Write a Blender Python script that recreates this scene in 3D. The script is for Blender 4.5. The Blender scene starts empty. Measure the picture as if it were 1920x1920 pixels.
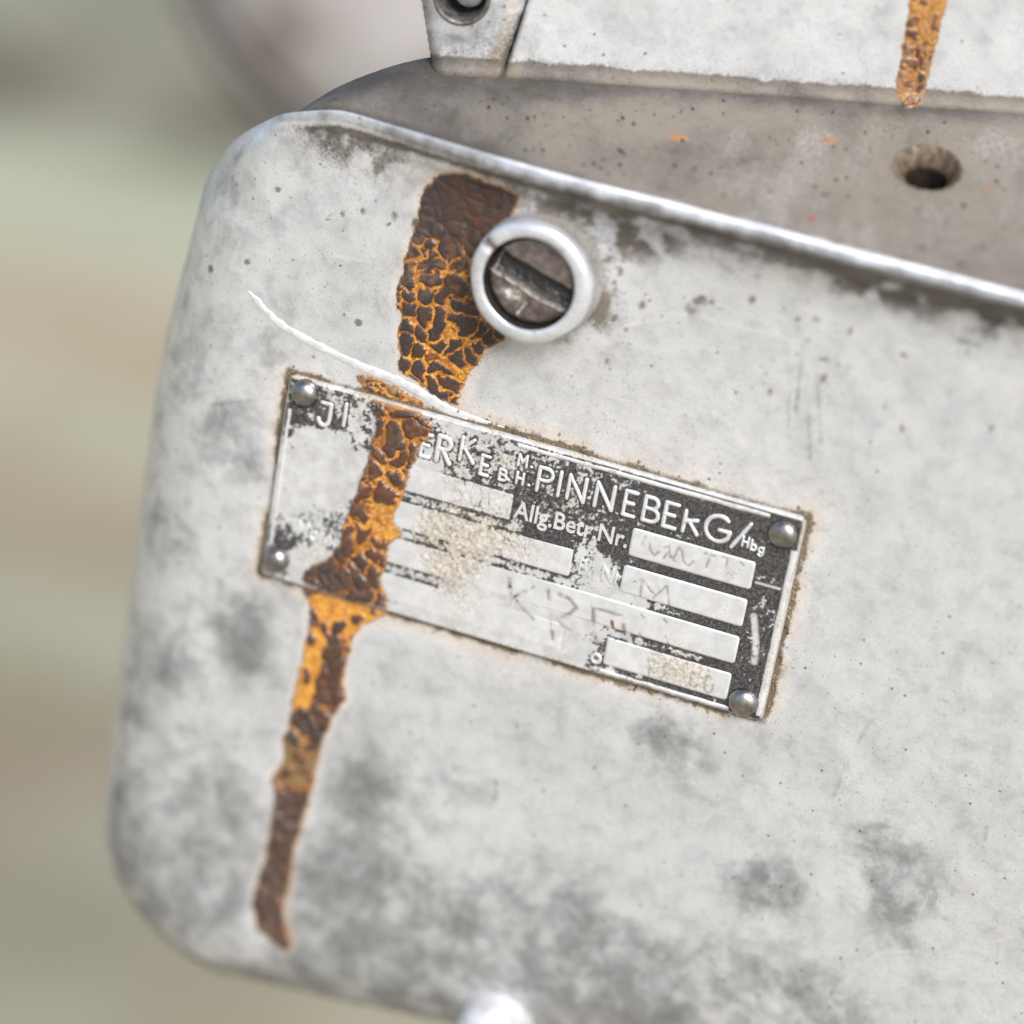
import bpy, math, random
import numpy as np

# ------------------------------------------------------------------ camera, light, exposure
S = 0.001                                    # all drawing dimensions below are millimetres
sc = bpy.context.scene
CAM = np.array([86.2559, -352.4065, 165.4775])
RC = np.array([[0.93728306, 0.30960461, 0.16014199],      # camera right, down, forward
               [0.2675713, -0.34461239, -0.89980437],
               [-0.22339666, 0.88622079, -0.40584066]])
FPX = 5800.0
cam_data = bpy.data.cameras.new('camera')
cam = bpy.data.objects.new('camera', cam_data)
sc.collection.objects.link(cam)
sc.camera = cam
from mathutils import Matrix, Vector
Mx = Matrix(((RC[0][0], -RC[1][0], -RC[2][0]), (RC[0][1], -RC[1][1], -RC[2][1]), (RC[0][2], -RC[1][2], -RC[2][2])))
cam.matrix_world = Matrix.Translation(Vector(CAM * S)) @ Mx.to_4x4()
cam_data.sensor_width = 36.0
cam_data.lens = FPX / 1920 * 36
cam_data.clip_start = 0.01
cam_data.clip_end = 200
cam_data.dof.use_dof = True
cam_data.dof.focus_distance = 0.3935
cam_data.dof.aperture_fstop = 6.6

SUN_DIR = Vector((0.42, -0.62, 0.72)).normalized()       # towards the sun
world = bpy.data.worlds.new('World'); sc.world = world
world.use_nodes = True
wn = world.node_tree.nodes; wl = world.node_tree.links
sky = wn.new('ShaderNodeTexSky'); sky.sky_type = 'NISHITA'; sky.sun_disc = False
sky.sun_elevation = math.asin(SUN_DIR.z)
sky.sun_rotation = math.atan2(SUN_DIR.x, SUN_DIR.y)
sky.air_density = 0.9; sky.dust_density = 2.5; sky.ozone_density = 1.0
wn['Background'].inputs['Strength'].default_value = 0.05
wl.new(sky.outputs['Color'], wn['Background'].inputs['Color'])
sun_data = bpy.data.lights.new('sun', 'SUN')
sun_data.energy = 1.5; sun_data.angle = math.radians(28); sun_data.color = (1.0, 0.997, 0.992)
sun = bpy.data.objects.new('sun', sun_data); sc.collection.objects.link(sun)
sun.rotation_euler = SUN_DIR.to_track_quat('Z', 'Y').to_euler()
vs = sc.view_settings
vs.view_transform = 'Standard'; vs.look = 'None'; vs.gamma = 1.0; vs.exposure = 1.72
vs.use_curve_mapping = False
sc.cycles.use_denoising = True
sc.cycles.max_bounces = 6

# ------------------------------------------------------------------ drawing helpers
def ray(px, py):
    return RC.T @ np.array([(px - 960) / FPX, (py - 960) / FPX, 1.0])

def on_plane(px, py, n, o):
    d = ray(px, py); n = np.asarray(n, float)
    return CAM + d * (n @ (np.asarray(o, float) - CAM)) / (n @ d)

def F(px, py, y=0.0):
    """survey point of the photograph -> (X, Z) in mm on the flat front of the cover at depth y"""
    p = on_plane(px, py, (0, 1, 0), (0, y, 0))
    return (p[0], p[2])

def z2(x, y): return (860 + .34375 * x, 760 + .34375 * y)      # survey sheet of the plate's right half
def z1(x, y): return (480 + .27083 * x, 660 + .27083 * y)      # survey sheet of the plate's left half

def sstep(a, b, x):
    t = np.clip((x - a) / (b - a), 0, 1)
    return t * t * (3 - 2 * t)

def _h(ix, iy, seed):
    n = (ix.astype(np.int64) * 374761393 + iy.astype(np.int64) * 668265263 + seed * 1274126177) & 0xffffffff
    n = ((n ^ (n >> 13)) * 1274126177) & 0xffffffff
    n = ((n ^ (n >> 16)) * 2246822519) & 0xffffffff
    return ((n ^ (n >> 15)) & 0xffffff) / float(0xffffff)

def vnoise(x, y, seed=0):
    ix = np.floor(x); iy = np.floor(y); fx = x - ix; fy = y - iy
    fx = fx * fx * (3 - 2 * fx); fy = fy * fy * (3 - 2 * fy)
    a = _h(ix, iy, seed); b = _h(ix + 1, iy, seed); c = _h(ix, iy + 1, seed); d = _h(ix + 1, iy + 1, seed)
    return (a * (1 - fx) + b * fx) * (1 - fy) + (c * (1 - fx) + d * fx) * fy

def fbm(x, y, seed=0, octs=4, gain=.5):
    s = 0; a = 1; t = 0
    for k in range(octs):
        s = s + a * vnoise(x * 2 ** k + 17.3 * k, y * 2 ** k - 9.1 * k, seed + k * 31)
        t += a; a *= gain
    return s / t

def voronoi(x, y, seed=0):
    ix = np.floor(x); iy = np.floor(y)
    f1 = np.full(x.shape, 9.); f2 = np.full(x.shape, 9.); idv = np.zeros(x.shape)
    for dx in (-1, 0, 1):
        for dy in (-1, 0, 1):
            cx = ix + dx; cy = iy + dy
            px = cx + .1 + .8 * _h(cx, cy, seed); py = cy + .1 + .8 * _h(cx, cy, seed + 7)
            d = np.hypot(px - x, py - y); r = _h(cx, cy, seed + 13)
            near = d < f1
            f2 = np.where(near, f1, np.minimum(f2, d))
            idv = np.where(near, r, idv); f1 = np.where(near, d, f1)
    return f1, f2, idv

def poly_sd(x, z, poly):
    """signed distance to a closed polygon, positive inside"""
    poly = np.asarray(poly, float); n = len(poly)
    d = np.full(x.shape, 1e9); ins = np.zeros(x.shape, bool)
    for i in range(n):
        a = poly[i]; b = poly[(i + 1) % n]; e = b - a
        t = np.clip(((x - a[0]) * e[0] + (z - a[1]) * e[1]) / (e @ e + 1e-12), 0, 1)
        d = np.minimum(d, np.hypot(x - a[0] - t * e[0], z - a[1] - t * e[1]))
        c = ((a[1] > z) != (b[1] > z)) & (x < (b[0] - a[0]) * (z - a[1]) / (b[1] - a[1] + 1e-12) + a[0])
        ins ^= c
    return np.where(ins, d, -d)

def line_d(x, z, pts):
    d = np.full(x.shape, 1e9)
    for a, b in zip(pts[:-1], pts[1:]):
        a = np.asarray(a, float); b = np.asarray(b, float); e = b - a
        t = np.clip(((x - a[0]) * e[0] + (z - a[1]) * e[1]) / (e @ e + 1e-12), 0, 1)
        d = np.minimum(d, np.hypot(x - a[0] - t * e[0], z - a[1] - t * e[1]))
    return d

def raw_mesh(name, verts, faces, attrs=None, smooth=True):
    me = bpy.data.meshes.new(name)
    verts = np.asarray(verts, float)
    me.from_pydata((verts * S).tolist(), [], faces)
    me.update()
    if smooth:
        me.polygons.foreach_set('use_smooth', [True] * len(me.polygons))
    for k, v in (attrs or {}).items():
        at = me.attributes.new(k, 'FLOAT', 'POINT'); at.data.foreach_set('value', np.asarray(v, np.float32).ravel())
    return me

def grid_mesh(name, P, keep=None, attrs=None):
    ny, nx = P.shape[:2]
    idx = np.arange(ny * nx).reshape(ny, nx)
    q = np.stack([idx[:-1, :-1], idx[:-1, 1:], idx[1:, 1:], idx[1:, :-1]], -1)
    q = q.reshape(-1, 4) if keep is None else q[keep]
    used = np.unique(q); remap = np.full(ny * nx, -1); remap[used] = np.arange(len(used))
    q = remap[q]; V = P.reshape(-1, 3)[used] * S
    me = bpy.data.meshes.new(name)
    me.vertices.add(len(V)); me.vertices.foreach_set('co', V.astype(np.float32).ravel())
    me.loops.add(q.size); me.loops.foreach_set('vertex_index', q.astype(np.int32).ravel())
    me.polygons.add(len(q)); me.polygons.foreach_set('loop_start', np.arange(0, q.size, 4, dtype=np.int32))
    me.polygons.foreach_set('use_smooth', np.ones(len(q), bool))
    me.update(calc_edges=True); me.validate()
    for k, v in (attrs or {}).items():
        at = me.attributes.new(k, 'FLOAT', 'POINT')
        at.data.foreach_set('value', np.asarray(v, np.float32).reshape(-1)[used])
    return me

def link(name, me, mat, parent=None, label=None):
    o = bpy.data.objects.new(name, me); sc.collection.objects.link(o)
    if mat is not None and not me.materials: me.materials.append(mat)
    if parent is not None: o.parent = parent
    if label: o['label'] = label
    return o

def lathe(name, prof, seg=64, attrs_along=None):
    """prof: list of (radius, height); axis +Z is outward"""
    V = []; Fc = []
    for r, h in prof:
        for k in range(seg):
            a = 2 * math.pi * k / seg
            V.append((r * math.cos(a), r * math.sin(a), h))
    for j in range(len(prof) - 1):
        for k in range(seg):
            k2 = (k + 1) % seg
            Fc.append((j * seg + k, j * seg + k2, (j + 1) * seg + k2, (j + 1) * seg + k))
    return raw_mesh(name, V, Fc)

ROT_FRONT = (math.radians(90), 0, 0)          # local +Z -> world -Y (towards the viewer), local +Y -> world +Z

# ------------------------------------------------------------------ node helpers
class NT:
    def __init__(self, name):
        self.m = bpy.data.materials.new(name); self.m.use_nodes = True
        self.t = self.m.node_tree; self.n = self.t.nodes; self.b = self.n['Principled BSDF']
        tc = self.n.new('ShaderNodeTexCoord'); mp = self.n.new('ShaderNodeMapping')
        mp.inputs['Scale'].default_value = (1000, 1000, 1000)
        self.t.links.new(tc.outputs['Object'], mp.inputs['Vector']); self.vec = mp.outputs['Vector']
    def L(self, a, b): self.t.links.new(a, b)
    def put(self, sock, v):
        if isinstance(v, (int, float)): sock.default_value = v
        elif isinstance(v, (tuple, list)): sock.default_value = tuple(v) + ((1,) if len(v) == 3 and sock.type == 'RGBA' else ())
        else: self.L(v, sock)
    def attr(self, name):
        a = self.n.new('ShaderNodeAttribute'); a.attribute_name = name; return a.outputs['Fac']
    def noise(self, scale, detail=3, rough=.55, dist=0, vec=None, off=None):
        x = self.n.new('ShaderNodeTexNoise'); x.inputs['Scale'].default_value = scale
        x.inputs['Detail'].default_value = detail; x.inputs['Roughness'].default_value = rough
        x.inputs['Distortion'].default_value = dist
        v = vec or self.vec
        if off:
            m = self.n.new('ShaderNodeMapping'); m.inputs['Location'].default_value = off; self.L(v, m.inputs['Vector']); v = m.outputs['Vector']
        self.L(v, x.inputs['Vector']); return x.outputs['Fac']
    def scaled(self, s, rot=(0, 0, 0)):
        m = self.n.new('ShaderNodeMapping'); m.inputs['Scale'].default_value = s; m.inputs['Rotation'].default_value = rot
        self.L(self.vec, m.inputs['Vector']); return m.outputs['Vector']
    def math(self, op, a, b=0.0, c=None):
        x = self.n.new('ShaderNodeMath'); x.operation = op
        self.put(x.inputs[0], a); self.put(x.inputs[1], b)
        if c is not None: self.put(x.inputs[2], c)
        return x.outputs[0]
    def ramp(self, v, lo, hi, a=0.0, b=1.0):
        x = self.n.new('ShaderNodeMapRange'); x.interpolation_type = 'SMOOTHSTEP'
        self.put(x.inputs[0], v); x.inputs[1].default_value = lo; x.inputs[2].default_value = hi
        x.inputs[3].default_value = a; x.inputs[4].default_value = b; return x.outputs[0]
    def mix(self, f, a, b, mode='MIX'):
        x = self.n.new('ShaderNodeMix'); x.data_type = 'RGBA'; x.blend_type = mode
        self.put(x.inputs[0], f); self.put(x.inputs[6], a); self.put(x.inputs[7], b); return x.outputs[2]
    def bump(self, h, strength=.3, dist=.05, prev=None):
        x = self.n.new('ShaderNodeBump'); x.inputs['Strength'].default_value = strength; x.inputs['Distance'].default_value = dist * S
        self.L(h, x.inputs['Height'])
        if prev is not None: self.L(prev, x.inputs['Normal'])
        return x.outputs['Normal']
    def out(self, color=None, rough=None, metal=None, normal=None, spec=None):
        if color is not None: self.put(self.b.inputs['Base Color'], color)
        if rough is not None: self.put(self.b.inputs['Roughness'], rough)
        if metal is not None: self.put(self.b.inputs['Metallic'], metal)
        if spec is not None: self.put(self.b.inputs['Specular IOR Level'], spec)
        if normal is not None: self.L(normal, self.b.inputs['Normal'])
        return self.m

ALU = (0.66, 0.665, 0.675)
def casting_material(name='cast_aluminium'):
    k = NT(name)
    grime_shade = k.attr('grime_shade'); dirt_shade = k.attr('dirt_shade'); tan = k.attr('tan'); bright = k.attr('bright')
    nf = k.noise(2.6, 5, .65); nm = k.noise(.55, 5, .6, off=(31, 7, 3)); nl = k.noise(.13, 4, .55, off=(5, 90, 11)); ng = k.noise(6.0, 2, .6, off=(9, 2, 44))
    smoke = k.noise(.10, 9, .66, .4, off=(50, 3, 21)); sm2 = k.noise(.30, 8, .68, .3, off=(7, 60, 2))
    col = k.mix(k.ramp(sm2, .40, .68), (0.80, 0.825, 0.865), (0.64, 0.66, 0.695))
    col = k.mix(k.math('MULTIPLY', k.ramp(smoke, .44, .64), k.ramp(grime_shade, -.05, .35, .22, .62)), col, (0.48, 0.49, 0.51))
    col = k.mix(k.ramp(nf, .48, .72, 0, .34), col, (0.46, 0.46, 0.46))
    # scattered fine pits and specks
    sp = k.math('MULTIPLY', k.ramp(k.noise(2.9, 4, .8, off=(13, 5, 71)), .585, .66), k.math('ADD', k.ramp(sm2, .42, .62, .14, .55), k.math('MULTIPLY', tan, .5)))
    col = k.mix(sp, col, (0.30, 0.29, 0.28))
    # faint scuffs from handling
    scv = k.scaled((1.6, 1.6, .09), (0, math.radians(24), 0)); scf = k.noise(1.0, 3, .7, vec=scv)
    col = k.mix(k.math('MULTIPLY', k.ramp(scf, .66, .72, 0, .35), k.ramp(smoke, .45, .6)), col, (0.42, 0.415, 0.41))
    # grey oxide clouds, and the edge shading painted with them
    cl = k.math('ADD', k.math('MULTIPLY', k.math('SUBTRACT', smoke, .5), 1.3), k.math('MULTIPLY', k.math('SUBTRACT', sm2, .5), 1.5))
    g = k.ramp(k.math('ADD', grime_shade, cl), .08, 1.10)
    col = k.mix(k.math('MULTIPLY', g, .92), col, k.mix(sm2, (0.15, 0.155, 0.165), (0.23, 0.225, 0.21)))
    # thin tan dust film
    t = k.ramp(k.math('ADD', tan, k.math('MULTIPLY', k.math('SUBTRACT', k.math('ADD', k.math('MULTIPLY', nf, .5), k.math('MULTIPLY', ng, .5)), .5), 2.2)), .25, .85)
    col = k.mix(k.math('MULTIPLY', t, .62), col, (0.30, 0.22, 0.13))
    # brown greasy dirt in grains, and painted shade at lip and plate edge
    d = k.ramp(k.math('ADD', dirt_shade, k.math('MULTIPLY', k.math('SUBTRACT', k.math('ADD', k.math('MULTIPLY', nf, .65), k.math('MULTIPLY', ng, .35)), .5), 1.25)), .12, .95)
    dc = k.mix(k.ramp(k.math('ADD', k.math('ADD', k.math('MULTIPLY', smoke, .6), k.math('MULTIPLY', nf, .4)), k.math('MULTIPLY', grime_shade, .5)), .44, .72), (0.105, 0.081, 0.050), (0.030, 0.021, 0.012))
    col = k.mix(k.math('MULTIPLY', d, .93), col, dc)
    # pinpoint black/rust grains, denser on dirty zones
    v = k.n.new('ShaderNodeTexVoronoi'); v.inputs['Scale'].default_value = .62; v.inputs['Randomness'].default_value = 1; k.L(k.vec, v.inputs['Vector'])
    pick = k.n.new('ShaderNodeSeparateColor'); k.L(v.outputs['Color'], pick.inputs[0])
    dot = k.math('MULTIPLY', k.ramp(v.outputs['Distance'], .06, .17, 1, 0), k.ramp(k.math('SUBTRACT', pick.outputs[0], k.math('MULTIPLY', dirt_shade, .35)), .18, .30, 1, 0))
    col = k.mix(k.math('MULTIPLY', dot, .8), col, k.mix(k.ramp(pick.outputs[1], .55, .7), (0.05, 0.045, 0.05), (0.16, 0.08, 0.035)))
    v2 = k.n.new('ShaderNodeTexVoronoi'); v2.inputs['Scale'].default_value = 1.7; k.L(k.vec, v2.inputs['Vector'])
    p2 = k.n.new('ShaderNodeSeparateColor'); k.L(v2.outputs['Color'], p2.inputs[0])
    dot2 = k.math('MULTIPLY', k.ramp(v2.outputs['Distance'], .10, .24, 1, 0), k.ramp(k.math('SUBTRACT', p2.outputs[0], k.math('ADD', k.math('MULTIPLY', tan, .35), k.math('MULTIPLY', k.math('SUBTRACT', sm2, .5), .9))), .10, .22, 1, 0))
    col = k.mix(k.math('MULTIPLY', dot2, .62), col, (0.16, 0.14, 0.12))
    col = k.mix(bright, col, (0.90, 0.90, 0.91))
    h = k.math('ADD', nf, k.math('MULTIPLY', ng, .5))
    nor = k.bump(h, .35, .05)
    nor = k.bump(sm2, .35, .18, nor)
    rough = k.math('ADD', k.ramp(sm2, .3, .7, .20, .36), k.math('MULTIPLY', k.math('MAXIMUM', d, g), .30))
    metal = k.math('MULTIPLY', k.math('SUBTRACT', 1.0, k.math('MAXIMUM', d, t)), .64)
    return k.out(col, rough, metal, nor)

def rust_material():
    k = NT('rust_varnish')
    dark = k.attr('plate'); tone = k.attr('tone'); thin = k.attr('thin'); dull = k.attr('dull')
    nf = k.noise(3.2, 4, .6); nm = k.noise(.9, 4, .6, off=(3, 8, 1))
    amber = k.mix(k.ramp(nm, .35, .66), (0.58, 0.27, 0.042), (0.36, 0.125, 0.016))
    amber = k.mix(k.ramp(nf, .48, .68, 0, .85), amber, (0.68, 0.43, 0.14))
    amber = k.mix(dull, amber, k.mix(k.ramp(nf, .35, .65), (0.07, 0.042, 0.024), (0.25, 0.17, 0.08)))
    pl = k.mix(tone, (0.042, 0.033, 0.032), (0.13, 0.042, 0.016))
    pl = k.mix(k.ramp(nf, .5, .75, 0, .45), pl, (0.10, 0.083, 0.08))
    col = k.mix(k.ramp(dark, 0, .5), amber, k.mix(nm, (0.20, 0.055, 0.012), (0.27, 0.10, 0.02)))
    col = k.mix(k.ramp(dark, .35, .85), col, pl)
    col = k.mix(thin, col, k.mix(nf, (0.20, 0.10, 0.04), (0.34, 0.22, 0.12)))
    nor = k.bump(nf, .5, .09)
    rough = k.math('ADD', k.ramp(nf, .3, .7, .2, .42), k.math('MULTIPLY', dull, .15))
    k.b.inputs['Coat Weight'].default_value = .12; k.b.inputs['Coat Roughness'].default_value = .15
    return k.out(col, rough, 0.0, nor, .35)

def bare_alu_material(name, tanamt=.2):
    k = NT(name)
    tan = k.attr('tan'); nf = k.noise(3.4, 5, .7); nm = k.noise(.7, 4, .6); ngr = k.ramp(k.noise(2.4, 5, .7, off=(4, 4, 4)), .35, .65)
    col = k.mix(k.ramp(nm, .3, .7), (0.72, 0.725, 0.735), (0.60, 0.605, 0.615))
    t = k.ramp(k.math('ADD', k.math('ADD', tan, tanamt), k.math('MULTIPLY', k.math('SUBTRACT', nf, .5), 2.6)), .42, .9)
    col = k.mix(k.math('MULTIPLY', t, .85), col, k.mix(ngr, (0.22, 0.19, 0.15), (0.52, 0.475, 0.40)))
    col = k.mix(k.attr('engrave'), col, (0.16, 0.14, 0.115))
    col = k.mix(k.attr('redmark'), col, (0.24, 0.075, 0.035))
    nor = k.bump(nf, .4, .035)
    return k.out(col, k.ramp(nf, .3, .7, .3, .5), k.math('MULTIPLY', k.math('SUBTRACT', 1.0, t), .45), nor)

def plate_material():
    k = NT('painted_nameplate')
    paint = k.attr('paint'); tan = k.attr('tan'); nf = k.noise(3.0, 5, .65); nm = k.noise(.7, 4, .6); ng = k.noise(8, 3, .6)
    col = k.mix(k.ramp(nm, .3, .7), (0.70, 0.705, 0.715), (0.54, 0.54, 0.545))
    t = k.ramp(k.math('ADD', tan, k.math('MULTIPLY', k.math('SUBTRACT', nf, .5), 2.4)), .38, .85)
    col = k.mix(k.math('MULTIPLY', t, .9), col, k.mix(k.ramp(k.noise(2.4, 5, .7, off=(4, 4, 4)), .35, .65), (0.20, 0.165, 0.125), (0.50, 0.45, 0.37)))
    blk = k.mix(k.ramp(k.math('ADD', nf, k.math('MULTIPLY', ng, .4)), .58, .95, 0, .75), (0.020, 0.021, 0.026), (0.16, 0.145, 0.125))
    col = k.mix(paint, col, blk)
    col = k.mix(k.attr('engrave'), col, (0.16, 0.14, 0.115))
    nor = k.bump(nf, .45, .05)
    metal = k.math('MULTIPLY', k.math('SUBTRACT', 1.0, k.math('MAXIMUM', t, paint)), .5)
    return k.out(col, k.ramp(nf, .3, .7, .34, .55), metal, nor)

def steel_material(name, c1, c2, rough=(.28, .5), metal=.85, sc_=1.5):
    k = NT(name)
    nf = k.noise(sc_ * 2, 5, .65); nm = k.noise(sc_ * .5, 3, .6)
    col = k.mix(k.ramp(nm, .35, .65), c1, c2)
    nor = k.bump(nf, .35, .04)
    return k.out(col, k.ramp(nf, .3, .7, *rough), metal, nor)

M_CAST = casting_material(); M_RUST = rust_material(); M_PLATE = plate_material()
M_BARE = bare_alu_material('bare_plate_aluminium'); M_LETTER = bare_alu_material('raised_letter_aluminium', .05)
M_RIVET = steel_material('rivet_steel', (0.40, 0.385, 0.38), (0.24, 0.225, 0.215), (.24, .40), 1.0)
M_SCRATCH = steel_material('fresh_scratch_metal', (0.84, 0.85, 0.87), (0.66, 0.67, 0.69), (.3, .45), .5)

# ------------------------------------------------------------------ background ground
ACROSS = np.array([0.937, 0.349, 0.0]); ACROSS /= np.linalg.norm(ACROSS)
AWAY = np.array([-ACROSS[1], ACROSS[0], 0.0])
GZ = -520.0
def ground_material():
    """weathered boards: painted green and bare tan strips lying across the view"""
    k = NT('weathered_planks')
    rot = math.atan2(ACROSS[1], ACROSS[0])
    m = k.n.new('ShaderNodeMapping'); m.vector_type = 'TEXTURE'; m.inputs['Rotation'].default_value = (0, 0, rot); k.L(k.vec, m.inputs['Vector'])
    st2 = k.n.new('ShaderNodeMapping'); st2.inputs['Scale'].default_value = (.006, .012, .02); k.L(m.outputs['Vector'], st2.inputs['Vector'])
    fine = k.noise(1.0, 3, .6, vec=st2.outputs['Vector'], off=(8, 1, 0))
    sep = k.n.new('ShaderNodeSeparateXYZ'); k.L(m.outputs['Vector'], sep.inputs[0])
    pos = k.math('ADD', sep.outputs['Y'], k.math('MULTIPLY', k.math('SUBTRACT', fine, .5), 45))
    stops = [(-80, (.17, .175, .135)), (70, (.17, .175, .135)), (120, (.085, .072, .05)), (245, (.085, .072, .05)), (300, (.30, .325, .25)), (430, (.33, .345, .27)), (560, (.33, .275, .205)), (700, (.31, .255, .185)), (780, (.29, .285, .20)), (900, (.29, .235, .170)), (1050, (.27, .245, .175)),
             (1230, (.285, .275, .205)), (1300, (.25, .225, .16)), (1450, (.26, .215, .155)), (1600, (.275, .25, .185)), (1750, (.26, .245, .18)), (1900, (.265, .24, .175)), (2050, (.25, .215, .155))]
    far = []
    for py, c in stops:
        g = on_plane(120, py, (0, 0, 1), (0, 0, GZ)); far.append((float(g @ AWAY), (c[0] * .92, c[1] * .91, c[2] * .80)))
    far.sort(); lo, hi = far[0][0], far[-1][0]
    r = k.n.new('ShaderNodeValToRGB'); k.L(k.math('DIVIDE', k.math('SUBTRACT', pos, lo), hi - lo), r.inputs['Fac'])
    el = r.color_ramp.elements
    el[0].position = 0; el[0].color = far[0][1] + (1,); el[1].position = 1; el[1].color = far[-1][1] + (1,)
    for d, c in far[1:-1]:
        x = el.new((d - lo) / (hi - lo)); x.color = c + (1,)
    blot = k.noise(.011, 3, .55, vec=m.outputs['Vector'], off=(3, 70, 0))
    col = k.mix(k.ramp(blot, .42, .62, 0, .45), r.outputs['Color'], k.mix(k.ramp(fine, .4, .6), (0.37, 0.37, 0.28), (0.30, 0.24, 0.175)))
    return k.out(col, .85, 0.0)
gme = raw_mesh('ground', [tuple(AWAY * a + ACROSS * b + np.array([0, 0, GZ])) for a, b in ((-30000, -30000), (-30000, 30000), (30000, 30000), (30000, -30000))], [(0, 1, 2, 3)], smooth=False)
ground = link('ground', gme, ground_material()); ground['kind'] = 'structure'
ground['label'] = 'blurred green and tan weathered ground far behind the casing'; ground['category'] = 'ground'

# ------------------------------------------------------------------ the casing
casing = bpy.data.objects.new('engine_casing', None); sc.collection.objects.link(casing)
casing['label'] = 'weathered cast aluminium engine casing with riveted nameplate and rust streaks'
casing['category'] = 'engine casing'
casing.location = (0, 0, 0)

XL, ZB, ZT = -43.0, -71.0, 39.8
RC_T, RC_B = 8.0, 9.0
SL = math.tan(math.radians(26))
_ctrl = np.array([(0, 0), (2, -.12), (4, -.5), (6, -1.35), (7.4, -2.5), (8.7, -3.3), (9.35, -3.95), (9.75, -4.35), (10.15, -4.55), (10.55, -4.45), (10.85, -4.1),
                  (10.98, -3.6), (11.0, -3.0), (11.15, -2.2), (11.5, -1.2), (12.0, 0), (12 + SL * 4, 4), (12 + SL * 30, 30), (12 + SL * 90, 90)])
def _catmull(pts, n=24):
    P = np.vstack([2 * pts[0] - pts[1], pts, 2 * pts[-1] - pts[-2]]); out = []
    for i in range(1, len(P) - 2):
        for t in np.linspace(0, 1, n, endpoint=False):
            a, b, c, d = P[i - 1], P[i], P[i + 1], P[i + 2]
            out.append(.5 * (2 * b + (c - a) * t + (2 * a - 5 * b + 4 * c - d) * t * t + (3 * b - a - 3 * c + d) * t ** 3))
    out.append(pts[-1]); return np.array(out)
_prof = _catmull(_ctrl)
_arc = np.r_[0, np.cumsum(np.hypot(*np.diff(_prof, axis=0).T))]
def arc_at(ctrl_index): return _arc[ctrl_index * 24]
A_GROOVE, A_BEAD, A_BACK, A_SHELF = arc_at(5), arc_at(9), arc_at(12), arc_at(15)

def lip_scale(X):
    return .12 + .88 * sstep(-37, -4, X)        # the lip fades out towards the rounded corner

def bend(X):
    return np.interp(X, [-60, -34, 4, 30, 58, 90], [0, 0, 4.5, 11.0, 19.0, 27.0])

def cover_surface(p, q):
    top = q > -15
    rc = np.where(top, RC_T, RC_B)
    cx = np.maximum(p, XL + rc); cz = np.where(top, np.minimum(q, ZT - rc), np.maximum(q, ZB + rc))
    dx = p - cx; dz = q - cz; dist = np.hypot(dx, dz); e = dist - rc
    nx = dx / np.maximum(dist, 1e-9); nz = dz / np.maximum(dist, 1e-9)
    ep = np.maximum(e, 0)
    up_ = np.where(top, sstep(.05, .92, nz), 0)
    Ef = 15.0 - 3.0 * sstep(0, 1, -nz) - 3.9 * up_ - 1.2 * np.sin(math.pi * np.clip(nz, 0, 1)) * top; Rf = 15.0 - 3.0 * sstep(0, 1, -nz) - 12.2 * up_      # extent and radius of the edge
    fl = Ef - Rf; ea = np.maximum(ep - fl, 0)
    a = np.minimum(ea / Rf, math.pi / 2); ex = np.maximum(ea - Rf * math.pi / 2, 0)
    of = np.minimum(ep, fl) + Rf * np.sin(a); yf = Rf * (1 - np.cos(a)) + ex
    ol = np.interp(ep, _arc, _prof[:, 0]); yl = np.interp(ep, _arc, _prof[:, 1])
    yl = np.where(yl < 0, yl * lip_scale(p), yl)
    w = np.where(top, sstep(.70, .99, nz), 0)
    of = of - .9 * ex * np.where(top, sstep(.05, .7, nz), 0)
    o = of * (1 - w) + ol * w; y = yf * (1 - w) + yl * w
    X = np.where(e > 0, cx + nx * (rc + o), p); Z = np.where(e > 0, cz + nz * (rc + o), q); Y = np.where(e > 0, y, 0.0)
    X = X + 3.4 * sstep(2, 38, Z) * sstep(-24, -46, X) * top
    Z = Z + bend(X) * sstep(-12, -72, Z) * np.where(top, 0, 1)
    # gentle unevenness of the sand casting
    Y = Y + (fbm(X / 14, Z / 14, 3, 3) - .5) * .55 + (fbm(X / 3.2, Z / 3.2, 5, 3) - .5) * .10
    return X, Y, Z, e, w, nz

BOSS = F(990, 533, -6.0)                       # centre of the screw boss
BOSS2 = F(904, 1950, -4.5)
PW, PH = 70.0, 70.0 / 2.4                      # nameplate

STEP = .32
ps = np.arange(-88, 84, STEP); qs = np.arange(-112, 122, STEP)
p, q = np.meshgrid(ps, qs)
X, Y, Z, e, w, nzc = cover_surface(p, q)
X = X + np.where(q > 0, .8 * np.maximum(Y + 2.5, 0) * sstep(-12, -30, X) * sstep(.86, .99, nzc), 0)      # the ledge narrows towards the back
for bc in (BOSS,):
    rr = np.hypot(X - bc[0], Z - bc[1])
    Y = Y - np.where(e < A_GROOVE, 1.9 * np.exp(-np.maximum(rr - 7.4, 0) / 1.3), 0)

# screw hole in the shelf
n_shelf = np.array([0, -math.sin(math.radians(26)), math.cos(math.radians(26))])
o_shelf = np.array([0, 0, ZT + 12.0])
HOLE = on_plane(1740, 316, n_shelf, o_shelf)
hd = np.sqrt((X - HOLE[0]) ** 2 + (Y - HOLE[1]) ** 2 + (Z - HOLE[2]) ** 2)

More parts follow.
